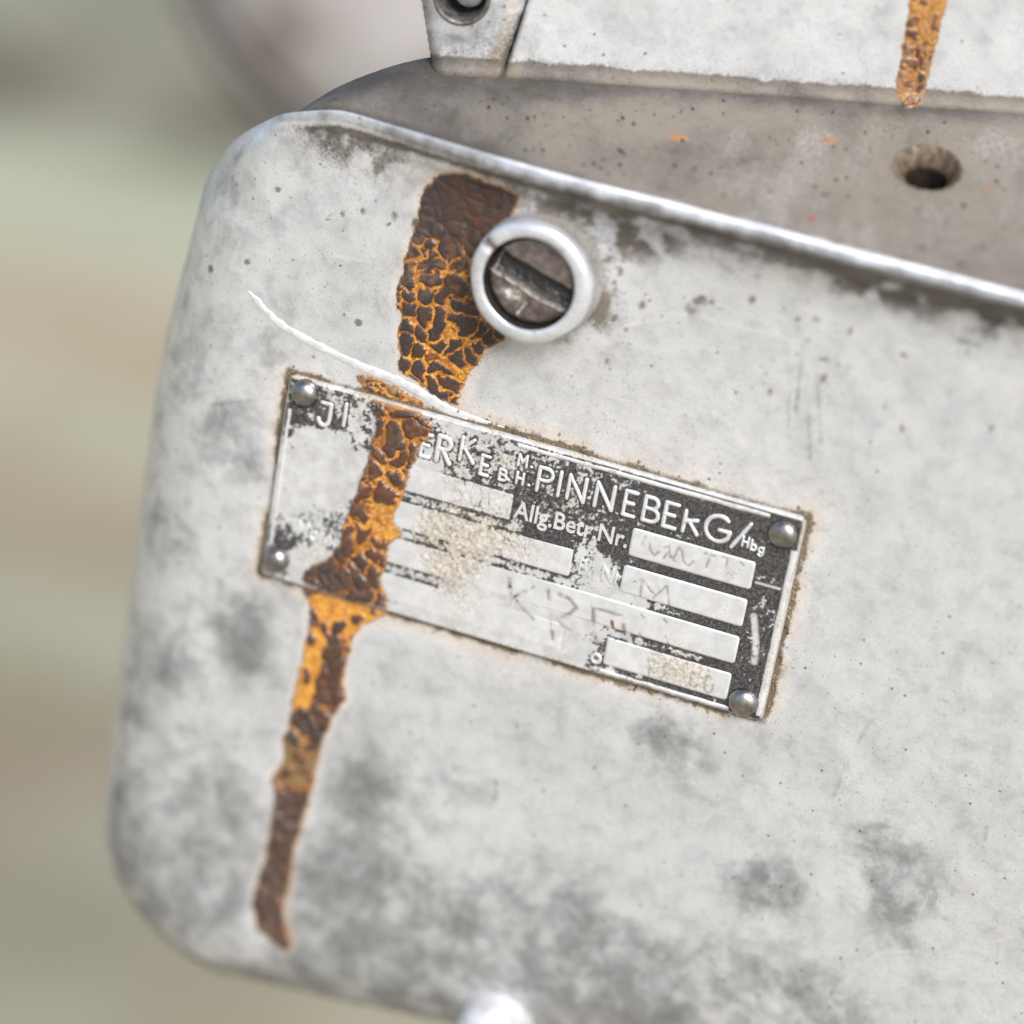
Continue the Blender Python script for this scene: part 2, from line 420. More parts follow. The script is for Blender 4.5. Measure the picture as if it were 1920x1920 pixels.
_pa = on_plane(900, 133, n_shelf, o_shelf); _pb = on_plane(1920, 206, n_shelf, o_shelf)
PANEL_D = _pa[1] + (X - _pa[0]) * (_pb[1] - _pa[1]) / (_pb[0] - _pa[0])       # depth at which the upper panel stands on the ledge
_D = np.maximum(PANEL_D, 6.2) + 2.5
_ex = np.where((q > 10) & (e > 0), np.maximum(Y - _D, 0), 0) * sstep(40, 47, Z)
Y = Y - _ex; Z = Z - 2.0 * _ex
limit = np.where(w > .5, 84, 15 * 1.571 + 32)
okv = (e < limit) & ~((hd < 3.9) & (e > A_SHELF))
keep = okv[:-1, :-1] & okv[1:, :-1] & okv[:-1, 1:] & okv[1:, 1:]

# --- outlines of the two long rust runs
RUST_TOP = [F(*t) for t in ((862, 315), (828, 320), (812, 336), (799, 350), (788, 376), (783, 410), (771, 441), (762, 478), (752, 509), (742, 561), (752, 592), (747, 628), (747, 665), (745, 692),
                            (765, 708), (787, 722), (830, 750), (858, 762), (868, 735), (885, 695), (914, 655), (946, 640), (960, 620), (960, 420), (975, 392), (990, 356), (950, 338), (885, 314))]
RUST_LOW = [F(*t) for t in ((560, 1085), (580, 1131), (581, 1168), (569, 1214), (561, 1260), (548, 1318), (540, 1368), (530, 1385), (532, 1422), (509, 1460), (516, 1497), (507, 1552), (498, 1606), (482, 1652), (473, 1689), (482, 1737), (519, 1772), (540, 1783),
                            (552, 1766), (541, 1735), (534, 1705), (546, 1652), (557, 1581), (573, 1531), (586, 1485), (594, 1435), (607, 1393), (627, 1343), (652, 1310), (644, 1281), (650, 1243), (665, 1197), (684, 1170), (735, 1150), (735, 1120))]
# --- stains of the cover, with some painted shading
def blob(x, z, px, py, rpx, sx=1.0, sz=1.0):
    c = F(px, py); r = rpx / 14.4
    return np.exp(-(((x - c[0]) / (r * sx)) ** 2 + ((z - c[1]) / (r * sz)) ** 2))
n8 = fbm(X / 8, Z / 8, 41, 5, .6); n3 = fbm(X / 3, Z / 3, 43, 4, .6); n1 = fbm(X / 1.1, Z / 1.1, 47, 3, .6)
grime_shade = np.zeros_like(X)
for px, py, r, s in ((450, 1165, 75, .6), (460, 1225, 45, .55), (430, 1500, 70, .45), (360, 1560, 60, .35), (690, 1480, 80, .5), (640, 1690, 95, .8), (590, 1620, 70, .5), (1045, 1775, 110, .95),
                     (1000, 1730, 60, .5), (1200, 1850, 110, .75), (1430, 1650, 60, .95), (1470, 1660, 40, .7), (1650, 1590, 60, .75), (1690, 1690, 90, .8), (1270, 1400, 80, .55), (1230, 1370, 50, .4),
                     (860, 1500, 70, .35), (820, 1690, 70, .5), (800, 1830, 90, .6), (560, 1810, 60, .5), (700, 1850, 80, .6), (390, 1700, 90, .35), (300, 1640, 60, .35), (1400, 1860, 120, .4), (480, 870, 60, .35), (420, 800, 50, .3),
                     (520, 640, 60, .2), (300, 1000, 60, .3), (330, 1250, 50, .4), (600, 1330, 40, .2), (950, 1630, 70, .35), (1560, 1880, 80, .4)):
    grime_shade += s * blob(X, Z, px, py, r)
grime_shade = grime_shade * (.95 + .5 * sstep(.3, .68, n8)) + .26 * sstep(-20, -62, Z) * sstep(30, -10, X) + .10 * sstep(-30, -70, Z) + .20 * sstep(-28, -50, X)  # stains below; the greying towards the rolled left edge is painted shading
grime_shade += .4 * sstep(6, 16, e) * (w < .3) * sstep(.35, .65, n3) * np.where(Z < -40, 1, .3)
grime_shade += .55 * sstep(4, 14, e) * (w < .3) * (Z < -50)  # underside of the rolled bottom edge greyed, its shade put into the colour
dirt_shade = np.zeros_like(X)
below = w * sstep(1.0, A_GROOVE - .8, e) * (e < A_BEAD - .8)  # band under the lip: brown dirt, with its grey shading painted in
dirt_shade += below * (.30 + .10 * sstep(-20, 15, X) + .30 * sstep(.35, .65, n3)) * (.45 + .55 * sstep(-32, 0, X))
grime_shade += w * sstep(-5.0, 4.0, e + (n3 - .5) * 3) * (e < A_BEAD - .8) * .24  # grey of the down-facing cove put into the colour
dirt_shade += w * np.exp(-((e - A_GROOVE) / .65) ** 2) * (.45 + .55 * n3)
bead = w * np.exp(-((e - (A_BEAD - .1)) / np.where(e > A_BEAD, .75, 1.0)) ** 4)
shelf = w * sstep(A_BEAD + .4, A_BACK + .9, e)
dirt_shade += shelf * (.82 + .12 * sstep(.3, .7, n8) + .45 * sstep(25, -22, X) + .22 * sstep(.45, .75, n3) + .25 * sstep(6, 0, PANEL_D - Y))
grime_shade = np.where(e > A_BEAD + .6, shelf * (.75 * sstep(7, -1, PANEL_D - Y) + .55 * sstep(12, -24, X) + .35 * np.exp(-(e - A_BACK) ** 2 / 3) - .25), grime_shade)
hs = np.exp(-np.maximum(hd - 3.4, 0) / 1.6)
dirt_shade += shelf * hs * .25
dirt_shade = np.where(e > A_GROOVE + .5, dirt_shade * (1 - .93 * bead * sstep(.30, .5, n3 + .10)), dirt_shade)
dirt_shade += bead * .5 * sstep(.36, .64, fbm(X / 2.2, Z / 2.2, 49, 4, .65)); grime_shade += bead * .7
for bc, amt in ((BOSS, 1.0),):
    ang = np.arctan2(Z - bc[1], X - bc[0]); rr = np.hypot(X - bc[0], Z - bc[1])
    side = .35 + .65 * sstep(-.4, 1, np.cos(ang - math.radians(15)))
    dirt_shade += amt * (e < A_GROOVE) * side * .9 * np.exp(-np.maximum(rr - 8.0, 0) / 1.7)
    dirt_shade += amt * (e < A_GROOVE) * .45 * np.exp(-np.maximum(rr - 8.0, 0) / 5.0) * sstep(.42, .6, n3) * side
for px, py, r, s in ((690, 300, 70, .42), (735, 330, 45, .40), (640, 280, 50, .25), (600, 255, 50, .3), (1230, 470, 60, .40), (1180, 430, 60, .4), (1300, 580, 22, .7), (1355, 515, 25, .5), (1480, 520, 70, .3), (1740, 560, 110, .4), (1880, 590, 60, .55),
                     (1250, 680, 70, .22), (1130, 640, 60, .32), (1620, 520, 70, .4), (330, 330, 14, .9), (415, 340, 14, .7), (1430, 660, 30, .3), (890, 1250, 60, .3), (960, 1860, 50, .5), (880, 1850, 40, .4), (505, 1800, 30, .55), (1445, 1650, 35, .45)):
    dirt_shade += s * blob(X, Z, px, py, r) * (e < A_GROOVE) * sstep(.3, .6, n3)
_rs = np.random.RandomState(77)
for _ in range(150):
    cx_ = _rs.uniform(-34, 60); cz_ = 41 - abs(_rs.randn()) * (9 if cx_ > 5 else 4); rr_ = .18 + .5 * _rs.rand() ** 3
    m_ = (np.abs(X - cx_) < 3) & (np.abs(Z - cz_) < 3) & (e < A_GROOVE)
    dirt_shade[m_] += .9 * np.exp(-(((X[m_] - cx_) / rr_) ** 2 + ((Z[m_] - cz_) / (rr_ * _rs.uniform(.6, 1.6))) ** 2))
# bottom rim line
dirt_shade += .55 * np.exp(-((e - 5.5) / 1.0) ** 2) * (Z < -20) * (X > 10) * (w < .1) * sstep(.3, .6, n3)
# plate surround
pdx = np.maximum(np.abs(X) - PW / 2, 0); pdz = np.maximum(np.abs(Z) - PH / 2, 0); pd = np.hypot(pdx, pdz)
flat = (e < 2)
edgen = .12 + 1.15 * sstep(.38, .60, fbm(X / 4, Z / 4, 61, 4))
dirt_shade += flat * (1.25 * np.exp(-(pd / .55) ** 2) * (.45 + .75 * edgen) + .8 * np.exp(-pd / .9) * sstep(.46, .6, n1) * edgen)  # gap dirt and the plate's contact shadow, painted together
tan = flat * (1.1 * np.exp(-pd / 1.3) * edgen + .5 * np.exp(-pd / 3.2))
tan += .30 * blob(X, Z, 1150, 700, 330, 1.3, .6) * (e < 6) + .16 * blob(X, Z, 1650, 780, 300) + .25 * blob(X, Z, 930, 1220, 120) + .3 * blob(X, Z, 700, 310, 130, 1.4, .7)
tan += .3 * blob(X, Z, 1900, 1460, 30) + .3 * blob(X, Z, 1900, 740, 40) + .12 * blob(X, Z, 1450, 1750, 160)
tan += below * .25
bright = np.zeros_like(X)
for pts, wd in ((((445, 380), (428, 440)), .28), (((455, 430), (430, 500)), .25), (((470, 460), (492, 478)), .25), (((430, 505), (455, 512)), .3), (((1338, 775), (1372, 795), (1400, 838)), .25), (((400, 600), (396, 612)), .3), (((386, 690), (392, 702)), .3),
                (((478, 690), (492, 700)), .3), (((1305, 1545), (1325, 1533)), .3), (((1450, 620), (1470, 632)), .3), (((395, 1322), (460, 1345)), .3), (((1650, 1786), (1720, 1784)), .2), (((1868, 1764), (1898, 1757)), .2), (((350, 740), (440, 712)), .18),
                (((1170, 610), (1290, 590), (1500, 640)), .16), (((1250, 1280), (1230, 1320)), .16)):
    dl = line_d(X, Z, [F(*t) for t in pts]); bright = np.maximum(bright, np.exp(-(dl / wd) ** 2) * .55 * sstep(.25, .55, n1))
for pts, wd, s in ((((1640, 1345), (1600, 1400), (1565, 1490)), .5, .45), (((1665, 1350), (1630, 1400), (1590, 1460)), .3, .3), (((1800, 636), (1838, 648)), .35, 1.2), (((1507, 635), (1500, 700), (1492, 770)), .3, .85), (((1482, 690), (1478, 800)), .26, .7), (((1532, 700), (1540, 830)), .26, .7), (((1515, 760), (1520, 860)), .25, .6), (((1462, 720), (1460, 780)), .22, .5), (((1550, 660), (1556, 760)), .2, .5),
                   (((395, 760), (520, 745)), .2, .35), (((1850, 1550), (1846, 1575)), .25, .7), (((1760, 1310), (1780, 1316)), .2, .6), (((1880, 600), (1900, 606)), .5, .9), (((930, 1465), (930, 1500)), .22, .8)):
    dl = line_d(X, Z, [F(*t) for t in pts]); grime_shade = grime_shade + np.exp(-(dl / wd) ** 2) * s
grime_shade = grime_shade - .14 * sstep(-12, 8, X) * sstep(-58, -30, Z) * (e < 3)  # paler centre and right: broad highlight painted by thinning the grey
grime_shade = np.minimum(grime_shade, .66) + .12 * np.clip(grime_shade - .66, 0, 1)
for px, py, r in ((520, 356, 6), (672, 605, 8), (461, 493, 6), (382, 513, 7), (920, 330, 4)):
    c = F(px, py); grime_shade = np.maximum(grime_shade, 1.6 * np.exp(-(np.hypot(X - c[0], Z - c[1]) / (r / 14.4)) ** 4))
for poly in (RUST_TOP, RUST_LOW):
    sdp = poly_sd(X, Z, poly)
    tan = tan + (e < A_GROOVE) * 1.0 * np.exp(-np.maximum(-sdp, 0) / .8) * sstep(-3, -.2, sdp) * (.5 + n3)
cover = link('cover', grid_mesh('cover', np.stack([X, Y, Z], -1), keep, dict(grime_shade=grime_shade, dirt_shade=dirt_shade, tan=tan, bright=bright)), M_CAST, casing,
             'mottled grey rounded casing cover with dirty brown ledge on top')

def y_face(x, z):
    """depth of the cover's front at (x, z), flat zone and cove"""
    o = np.maximum(z - ZT, 0)
    y = np.where(o > 0, np.interp(o, _prof[:, 0][:24 * 5], _prof[:, 1][:24 * 5]), 0)
    y = y * lip_scale(x) + (fbm(x / 14, z / 14, 3, 3) - .5) * .55 + (fbm(x / 3.2, z / 3.2, 5, 3) - .5) * .10
    rr = np.hypot(x - BOSS[0], z - BOSS[1])
    return y - 1.9 * np.exp(-np.maximum(rr - 7.4, 0) / 1.3)

# ------------------------------------------------------------------ rust crusts
def crust(name, poly, base, parent, style, step=.14, ragged=.55, thick=.34, cell=2.0, seed=1, clip=None, label=None, place=None):
    """raised crackled crust over the outline poly (X,Z mm); base(x,z) gives the depth below it"""
    poly = np.asarray(poly); lo = poly.min(0) - 1; hi = poly.max(0) + 1
    x, z = np.meshgrid(np.arange(lo[0], hi[0], step), np.arange(lo[1], hi[1], step))
    sd = poly_sd(x, z, poly) + (fbm(x / 1.3, z / 1.3, seed + 5, 4, .6) - .5) * 2 * ragged + (fbm(x / .45, z / .45, seed + 15, 3, .6) - .5) * .5
    if clip is not None: sd = np.minimum(sd, clip(x, z))
    wx = x + (fbm(x / 1.2, z / 1.2, seed + 1, 3) - .5) * 1.9 + (vnoise(x / 4, z / 4, seed + 6) - .5) * 3; wz = z + (fbm(x / 1.2, z / 1.2, seed + 2, 3) - .5) * 1.9 + (vnoise(x / 4, z / 4, seed + 8) - .5) * 3
    f1, f2, idv = voronoi(wx / cell, wz / cell, seed)
    g1, g2, idg = voronoi(wx / (cell * .42), wz / (cell * .42), seed + 50)
    sty = style(x, z, sd); crackw, spot, tone_b, dull, fine, thinb = sty[:6]; rnd_spots = sty[6] if len(sty) > 6 else 0.0
    rnd = idv
    fm = (f2 - f1) - .55 * np.maximum(f1 - .42, 0); gm = g2 - g1
    pl = sstep(crackw, crackw + .20, fm) * sstep(spot + .1, spot - .08, rnd)
    pl_f = sstep(crackw * .9, crackw * .9 + .25, gm) * sstep(spot + .05, spot - .15, idg)
    rsp = .30 + .22 * _h(np.floor(idv * 997), np.floor(idv * 313), seed)
    pr = sstep(rsp + .06, rsp - .08, f1) * sstep(spot + .05, spot - .05, rnd)
    pl = pl * (1 - rnd_spots) + pr * rnd_spots
    pl = pl * (1 - fine) + np.maximum(pl * .85, pl_f) * fine
    pl = pl * sstep(.02, .3, sd)
    h = sstep(-.05, .35, sd) * (thick * .35) + pl * thick * (.45 + .5 * rnd) * sstep(0, .6, sd) * (.55 + .75 * np.sqrt(np.clip(fm / .7, 0, 1))) + (fbm(x / .6, z / .6, seed + 9, 3) - .5) * .10 * sstep(0, .4, sd)
    tone = np.clip(tone_b + ((idg - .5) * .7 + (fbm(x / 2, z / 2, seed + 3, 3) - .5) * .9) * (.35 + tone_b), 0, 1)
    thin = np.clip(thinb * sstep(.45, .6, fbm(x / .8, z / .8, seed + 4, 3)) + .8 * sstep(.45, 0, sd), 0, 1)
    y = base(x, z) - h - .012
    okk = sd > -.02
    kp = okk[:-1, :-1] & okk[1:, 1:] & okk[1:, :-1] & okk[:-1, 1:]
    P = np.stack([x, y, z], -1)
    if place is not None: P = place(P)
    return link(name, grid_mesh(name, P, kp, dict(plate=pl, tone=tone, thin=thin, dull=np.clip(dull, 0, 1))), M_RUST, parent, label)

def zpx(py): return F(860, py)[1]
def pyz(z, lo, hi):            # 0 at photo height lo, 1 at hi, measured on the face along the streak
    a, b = zpx(lo), zpx(hi); return np.clip((z - a) / (b - a), 0, 1)
o_ = lambda x: np.zeros_like(x)

top_poly = RUST_TOP
def st_top(x, z, sd):
    t = pyz(z, 330, 760)
    n = fbm(x / 4, z / 4, 71, 3)
    crackw = -.7 * sstep(.32, .16, t + (n - .5) * .2) + .0 + .085 * sstep(.38, .85, t) * (.1 + 1.4 * n)
    spot = np.where(t < .2, 1.2, 1.0 - .12 * sstep(.55, 1, t))
    xr = sstep(2.2, 7.5, x - (F(742, 560)[0]))
    tone = .0 + .22 * xr * sstep(.75, .25, t) + .12 * sstep(.6, 1, t)
    dull = .85 * sstep(.42, .1, t)
    fine = .30 * sstep(.2, .35, t)
    thinb = .25 * sstep(.15, .4, t) * sstep(.65, .45, t)
    return crackw, spot, tone, dull, fine, thinb
crust('rust_crust', top_poly, y_face, cover, st_top, cell=2.35, seed=11, ragged=.4, label='dark cracked rust streak beside the slotted screw')

plate_clear = lambda x, z: np.maximum(np.abs(x) - PW / 2, np.abs(z) - PH / 2) - .1
sliver = [F(*t) for t in ((668, 705), (700, 704), (735, 720), (790, 752), (812, 775), (820, 800), (690, 745))]
crust('rust_crust', sliver, y_face, cover, lambda x, z, sd: (.12 + o_(x), .75 + o_(x), .2 + o_(x), .25 + o_(x), 1 + o_(x), .6 + o_(x)), cell=1.6, seed=23, ragged=.5, clip=plate_clear,
      label='thin rust sliver between scratch and nameplate')

low_poly = RUST_LOW
def st_low(x, z, sd):
    y1 = zpx(1140)
    t = pyz(z, 1140, 1800)           # 0..1 going down
    xm = np.interp(z, [F(500, 1780)[1], F(540, 1600)[1], F(555, 1420)[1], F(600, 1280)[1], F(625, 1130)[1]], [F(512, 1780)[0], F(527, 1600)[0], F(560, 1430)[0], F(592, 1290)[0], F(630, 1130)[0]])
    right = sstep(-.3, .8, x - xm)
    mid = sstep(.14, .2, t) * sstep(.42, .36, t)
    crackw = .20 - .45 * mid * right - .40 * np.exp(-((t - .45) / .055) ** 2) - .6 * sstep(.60, .70, t)
    spot = .66 + .75 * mid * right - .5 * mid * (1 - right) + .6 * np.exp(-((t - .45) / .05) ** 2) + .36 * sstep(.60, .70, t) - .35 * np.exp(-((t - .56) / .05) ** 2)
    tone = .20 + .15 * mid - .12 * sstep(.6, .7, t) - .2 * np.exp(-((t - .47) / .05) ** 2) + .1 * sstep(.6, .9, t)
    dull = .95 * sstep(.42, .54, t)
    return crackw, spot, tone, dull, .55 * sstep(.48, .56, t), .08 + .15 * sstep(.5, .56, t), np.clip(sstep(.2, .12, t) + sstep(.6, .9, t) * .0, 0, 1)
crust('rust_crust', low_poly, y_face, cover, st_low, cell=2.3, seed=37, ragged=.36, thick=.6, clip=plate_clear, label='long amber and brown rust drip below the nameplate')

# bright gouge crossing the streak
def tube(name, pts, widths, height, base, seg=7):
    pts = np.asarray(pts, float); n = len(pts); V = []; Fc = []
    tg = np.gradient(pts, axis=0); tg /= np.linalg.norm(tg, axis=1)[:, None] + 1e-12
    for i in range(n):
        nrm = np.array([-tg[i, 1], tg[i, 0]])
        for k in range(seg):
            a = math.pi * k / (seg - 1); off = math.cos(a) * widths[i] / 2
            x, z = pts[i] + nrm * off
            b = float(base(np.array([x]), np.array([z]))[0]) if callable(base) else base
            V.append((x, b + .05 - (math.sin(a) * height * min(1, widths[i] / max(widths)) ** .5 + .0), z))
    for i in range(n - 1):
        for k in range(seg - 1):
            Fc.append((i * seg + k, (i + 1) * seg + k, (i + 1) * seg + k + 1, i * seg + k + 1))
    return raw_mesh(name, V, Fc)
sp = np.array([F(*t) for t in ((466, 548), (486, 570), (516, 601), (560, 630), (610, 656), (665, 683), (715, 703), (760, 722), (800, 744), (835, 766), (866, 778), (905, 790), (960, 806))])
sp = _catmull(sp, 8); tt = np.linspace(0, 1, len(sp))
wd = np.interp(tt, [0, .06, .2, .6, .78, .88, 1], [.2, .9, 1.15, 1.45, 1.3, .8, .1]) * (1 + .16 * (vnoise(tt * 40, tt * 0, 5) - .5))
link('scratch', tube('scratch', sp, wd * (1 + .5 * (fbm(tt * 60, tt * 0 + 4, 15, 3) - .5)), .17, y_face), M_SCRATCH, cover, 'long curved bright white gouge above the nameplate')

# ------------------------------------------------------------------ screw bosses and slotted screws
def boss_mesh():
    pr = [(9.6, -.3), (8.7, .25), (8.2, 1.0), (7.95, 2.2), (7.85, 4.2), (7.78, 5.25), (7.6, 5.66), (7.3, 5.86), (6.8, 5.95), (6.05, 5.96), (5.92, 5.84), (5.86, 5.3), (5.84, 3.0), (5.84, .6), (0.01, .6)]
    seg = 120; V = []; Fc = []; rng = np.random.RandomState(3)
    den = []
    for j, (r, h) in enumerate(pr):
        for k in range(seg):
            a = 2 * math.pi * k / seg
            jit = 1 + .010 * math.sin(3 * a + 1.0) + .006 * math.sin(7 * a + j) if 4 <= j <= 9 else 1
            nick = math.exp(-((((a - math.radians(148) + math.pi) % (2 * math.pi)) - math.pi) / .09) ** 2) if 6 <= j <= 11 else 0
            V.append((r * jit * math.cos(a), r * jit * math.sin(a), h - .55 * nick - .05 * math.sin(2 * a + .6)))
            up = max(0.0, math.sin(a - math.radians(-35)))
            outside = 1.0 if j <= 4 else (.35 if j == 5 else 0)
            den.append(.95 * (j >= 11) + outside * (.45 + .35 * up) + .75 * nick * (j <= 10) + (.28 + .12 * math.sin(2 * a + 1) if 6 <= j <= 10 else 0))
    for j in range(len(pr) - 1):
        for k in range(seg):
            k2 = (k + 1) % seg
            Fc.append((j * seg + k, j * seg + k2, (j + 1) * seg + k2, (j + 1) * seg + k))
    z = [0.0] * len(V)
    inner = [2.0 if i // seg >= 11 else 0.0 for i in range(len(V))]
    return raw_mesh('screw_boss', V, Fc, dict(dirt_shade=den, grime_shade=inner, tan=z, bright=z))
M_SCREW = None
def screw_material():
    k = NT('worn_screw_steel')
    slot = k.attr('slot'); wear = k.attr('wear'); edge = k.attr('edge')
    nf = k.noise(2.2, 5, .65); nm = k.noise(.7, 4, .6)
    col = k.mix(k.ramp(nm, .35, .65), (0.20, 0.165, 0.145), (0.10, 0.082, 0.072))
    col = k.mix(slot, col, k.mix(nf, (0.018, 0.018, 0.018), (0.11, 0.108, 0.105)))
    col = k.mix(k.ramp(k.math('ADD', wear, k.math('MULTIPLY', k.math('SUBTRACT', nf, .5), 1.2)), .35, .9), col, (0.52, 0.49, 0.44))
    col = k.mix(k.math('MULTIPLY', edge, k.ramp(nf, .35, .6)), col, (0.50, 0.46, 0.40))
    nor = k.bump(nf, .5, .09)
    return k.out(col, k.ramp(nf, .3, .7, .3, .55), .55, nor)
M_SCREW = screw_material()
def screw_mesh():
    R = 5.5
    rad = np.linspace(0.02, R, 64); ang = np.linspace(0, 2 * math.pi, 260)
    r, a = np.meshgrid(rad, ang, indexing='ij')
    x = r * np.cos(a); z = r * np.sin(a)
    # slot direction: falling to the right
    th = math.radians(-19.0); d = -x * math.sin(th) + z * math.cos(th); l = x * math.cos(th) + z * math.sin(th)
    d = d - .25 + (fbm(l / .9, o_(l) + 3, 8, 3) - .5) * .28 - .05 * l
    half = 1.42 + .25 * (fbm(l / 1.6, o_(l) + 9, 18, 2) - .5)
    s = sstep(half + .22, half - .18, np.abs(d))
    h = .35 * (1 - (r / R) ** 2) - .25 * sstep(R - .5, R, r)
    floor = -1.55 + .45 * (fbm(x / .7, z / .7, 4, 3) - .5) + .5 * sstep(.2, 1.0, d) * 1.2
    h = h * (1 - s) + floor * s
    h += (fbm(x / .8, z / .8, 14, 3) - .5) * .16
    lw = np.exp(-(((x + 2.2) / 1.9) ** 2 + ((z + 2.1) / 1.0) ** 2))
    h -= .5 * lw * fbm(x / .6, z / .6, 24, 2)
    gz = np.exp(-(line_d(x, z, [(-.9, -4.3), (-.2, -2.9)]) / .28) ** 2); h -= .45 * gz
    wear = 1.0 * lw + .7 * gz + .45 * np.exp(-((x - 3.2) ** 2 + (z + 1.0) ** 2) / 1.1)
    edge = np.exp(-((np.abs(d) - half - .12) / .16) ** 2) * (1 - s) + .7 * np.exp(-((r - R + .42) / .12) ** 2) * (z > 0)
    P = np.stack([x, z, h], -1)
    rim = P[-1:].copy(); rim[..., 2] = -3.2
    P = np.concatenate([P, rim], 0)
    cat = lambda v: np.concatenate([v, v[-1:]], 0)
    me = grid_mesh('slotted_screw', P.transpose(0, 1, 2), None, dict(slot=cat(s), wear=cat(wear), edge=cat(np.clip(edge, 0, 1))))
    return me
bm_, sm_ = boss_mesh(), screw_mesh()
M_WELL = steel_material('oily_counterbore', (0.035, 0.03, 0.027), (0.014, 0.013, 0.012), (.35, .6), .1)
bm_.materials.append(M_CAST); bm_.materials.append(M_WELL)
bm_.polygons.foreach_set('material_index', [1 if i // 120 >= 10 else 0 for i in range(len(bm_.polygons))])
for i, bc in enumerate((BOSS,)):
    b = link('screw_boss', bm_, M_CAST, casing, ('round boss with worn white rim around the upper screw', 'bright round boss at the bottom edge of the casing')[i])
    b.location = (bc[0] * S, 0, bc[1] * S); b.rotation_euler = ROT_FRONT
    s = link('slotted_screw', sm_, M_SCREW, casing, ('dark slotted screw sunk in the boss above the nameplate', 'slotted screw in the boss at the bottom edge')[i])
    s.location = (bc[0] * S, -4.6 * S, bc[1] * S); s.rotation_euler = ROT_FRONT

stud = link('dome_stud', lathe('dome_stud', [(5.6, -1.0), (4.9, .3), (4.55, 1.2), (4.5, 2.6), (4.2, 3.7), (3.5, 4.6), (2.4, 5.2), (1.2, 5.5), (.01, 5.6)], 72), steel_material('bright_stud_metal', (0.55, 0.555, 0.56), (0.42, 0.42, 0.43), (.35, .5), .3), casing, 'bright white rounded stud at the bottom edge of the casing')
stud.location = (BOSS2[0] * S, 0, BOSS2[1] * S); stud.rotation_euler = ROT_FRONT

# ------------------------------------------------------------------ countersunk hole in the shelf
def sleeve(name, prof, pos, normal, parent, mat, label=None):
    o = link(name, lathe(name, prof, 72), mat, parent, label)
    o.location = Vector(tuple(np.asarray(pos) * S))
    o.rotation_euler = Vector(tuple(normal)).to_track_quat('Z', 'Y').to_euler()
    return o
M_HOLE = steel_material('grimy_hole_metal', (0.17, 0.13, 0.085), (0.07, 0.05, 0.032), (.45, .7), .25)
M_BORE = steel_material('dark_bore', (0.04, 0.03, 0.02), (0.02, 0.016, 0.012), (.4, .6), .1)  # bore metal coloured near black
hole = sleeve('countersunk_hole', [(4.6, -.5), (4.4, .02), (4.25, .16), (4.1, .15), (3.95, 0), (2.7, -1.5), (2.62, -2.2)], HOLE, n_shelf, cover, M_HOLE, 'dirty countersunk screw hole in the brown ledge')
bore = sleeve('bore', [(2.64, -2.1)] + [(2.6 - .16 * (k % 2), -2.4 - .45 * k) for k in range(10)] + [(2.3, -7), (.01, -7)], HOLE, n_shelf, cover, M_BORE)

# ------------------------------------------------------------------ upper panel and tab
def shelf_pt(px, py): return on_plane(px, py, n_shelf, o_shelf)
A = shelf_pt(900, 133); B = shelf_pt(1920, 206)
ux = (B - A) * np.array([1, 1, 0]); ux /= np.linalg.norm(ux)
base_dir = (B - A) / np.linalg.norm(B - A)
lean = math.radians(-1)
nrm_h = np.array([ux[1], -ux[0], 0.0])
up = np.array([0, 0, 1.0]) * math.cos(lean) - nrm_h * math.sin(lean)
pn = np.cross(ux, up); pn = pn if pn[1] < 0 else -pn
zslope = (B - A)[2] / ((B - A) @ ux)
def panel_uv(px, py, fwd=0.0):
    pt = on_plane(px, py, pn, A + pn * fwd) - A
    return (pt @ ux, pt @ up)
def panel_patch(name, u0, u1, v1, fwd, left_edge=None, right_edge=None, hole=None, roll=0.0, parent=casing, label=None, dirtfn=None, step=.32):
    us = np.arange(u0, u1, step); vv = np.arange(-6, v1, step)
    u, v = np.meshgrid(us, vv)
    hgt = v - u * zslope                       # height above the ledge
    out = fwd + 0.7 * np.clip(1 - (hgt) / 1.8, 0, 1) ** 2
    if left_edge is not None:                  # side that rolls back into the depth
        le = left_edge(v); dl = u - le
        rl = roll; t = np.clip((rl - dl) / rl, 0, 1)
        out = out - rl * (1 - np.sqrt(np.clip(1 - t ** 2, 0, 1))) - np.where(dl < 0, 14 * sstep(0, -.6, dl), 0)
    if right_edge is not None:
        re = right_edge(v); dr = re - u
        t = np.clip((.6 - dr) / .6, 0, 1)
        out = out - .6 * (1 - np.sqrt(np.clip(1 - t ** 2, 0, 1)))- np.where(dr < 0, 8 * sstep(0, -.4, dr), 0)
    out = out + (fbm(u / 10, v / 10, 83, 3) - .5) * .35 + (fbm(u / 2.5, v / 2.5, 85, 3) - .5) * .09
    P = A + u[..., None] * ux + v[..., None] * up + out[..., None] * pn
    ok = np.ones_like(u, bool)
    if left_edge is not None: ok &= (dl > -.9)
    if right_edge is not None: ok &= (dr > -.6)
    if hole is not None: ok &= np.hypot(u - hole[0], v - hole[1]) > hole[2]
    kp = ok[:-1, :-1] & ok[1:, 1:] & ok[1:, :-1] & ok[:-1, 1:]
    n3 = fbm(u / 3, v / 3, 91, 4, .6); n8 = fbm(u / 9, v / 9, 93, 4, .6)
    d = 1.1 * sstep(2.3, 1.1, hgt + (n3 - .5) * 1.6) + .25 * sstep(9, 1, hgt) * sstep(.4, .6, n3) + .25 * np.exp(-((u - panel_uv(1125, 60)[0]) ** 2 + (v - panel_uv(1125, 60)[1]) ** 2) / 3)
    g = .25 * sstep(.45, .7, n8)
    tn = .35 * sstep(8, 0, hgt)
    if dirtfn: d2, g2, t2 = dirtfn(u, v, hgt, n3); d = d + d2; g = g + g2; tn = tn + t2
    return link(name, grid_mesh(name, P, kp, dict(grime_shade=g, dirt_shade=d, tan=tn, bright=o_(u))), M_CAST, parent, label)
s0 = panel_uv(946, 128); s1 = panel_uv(988, 0)
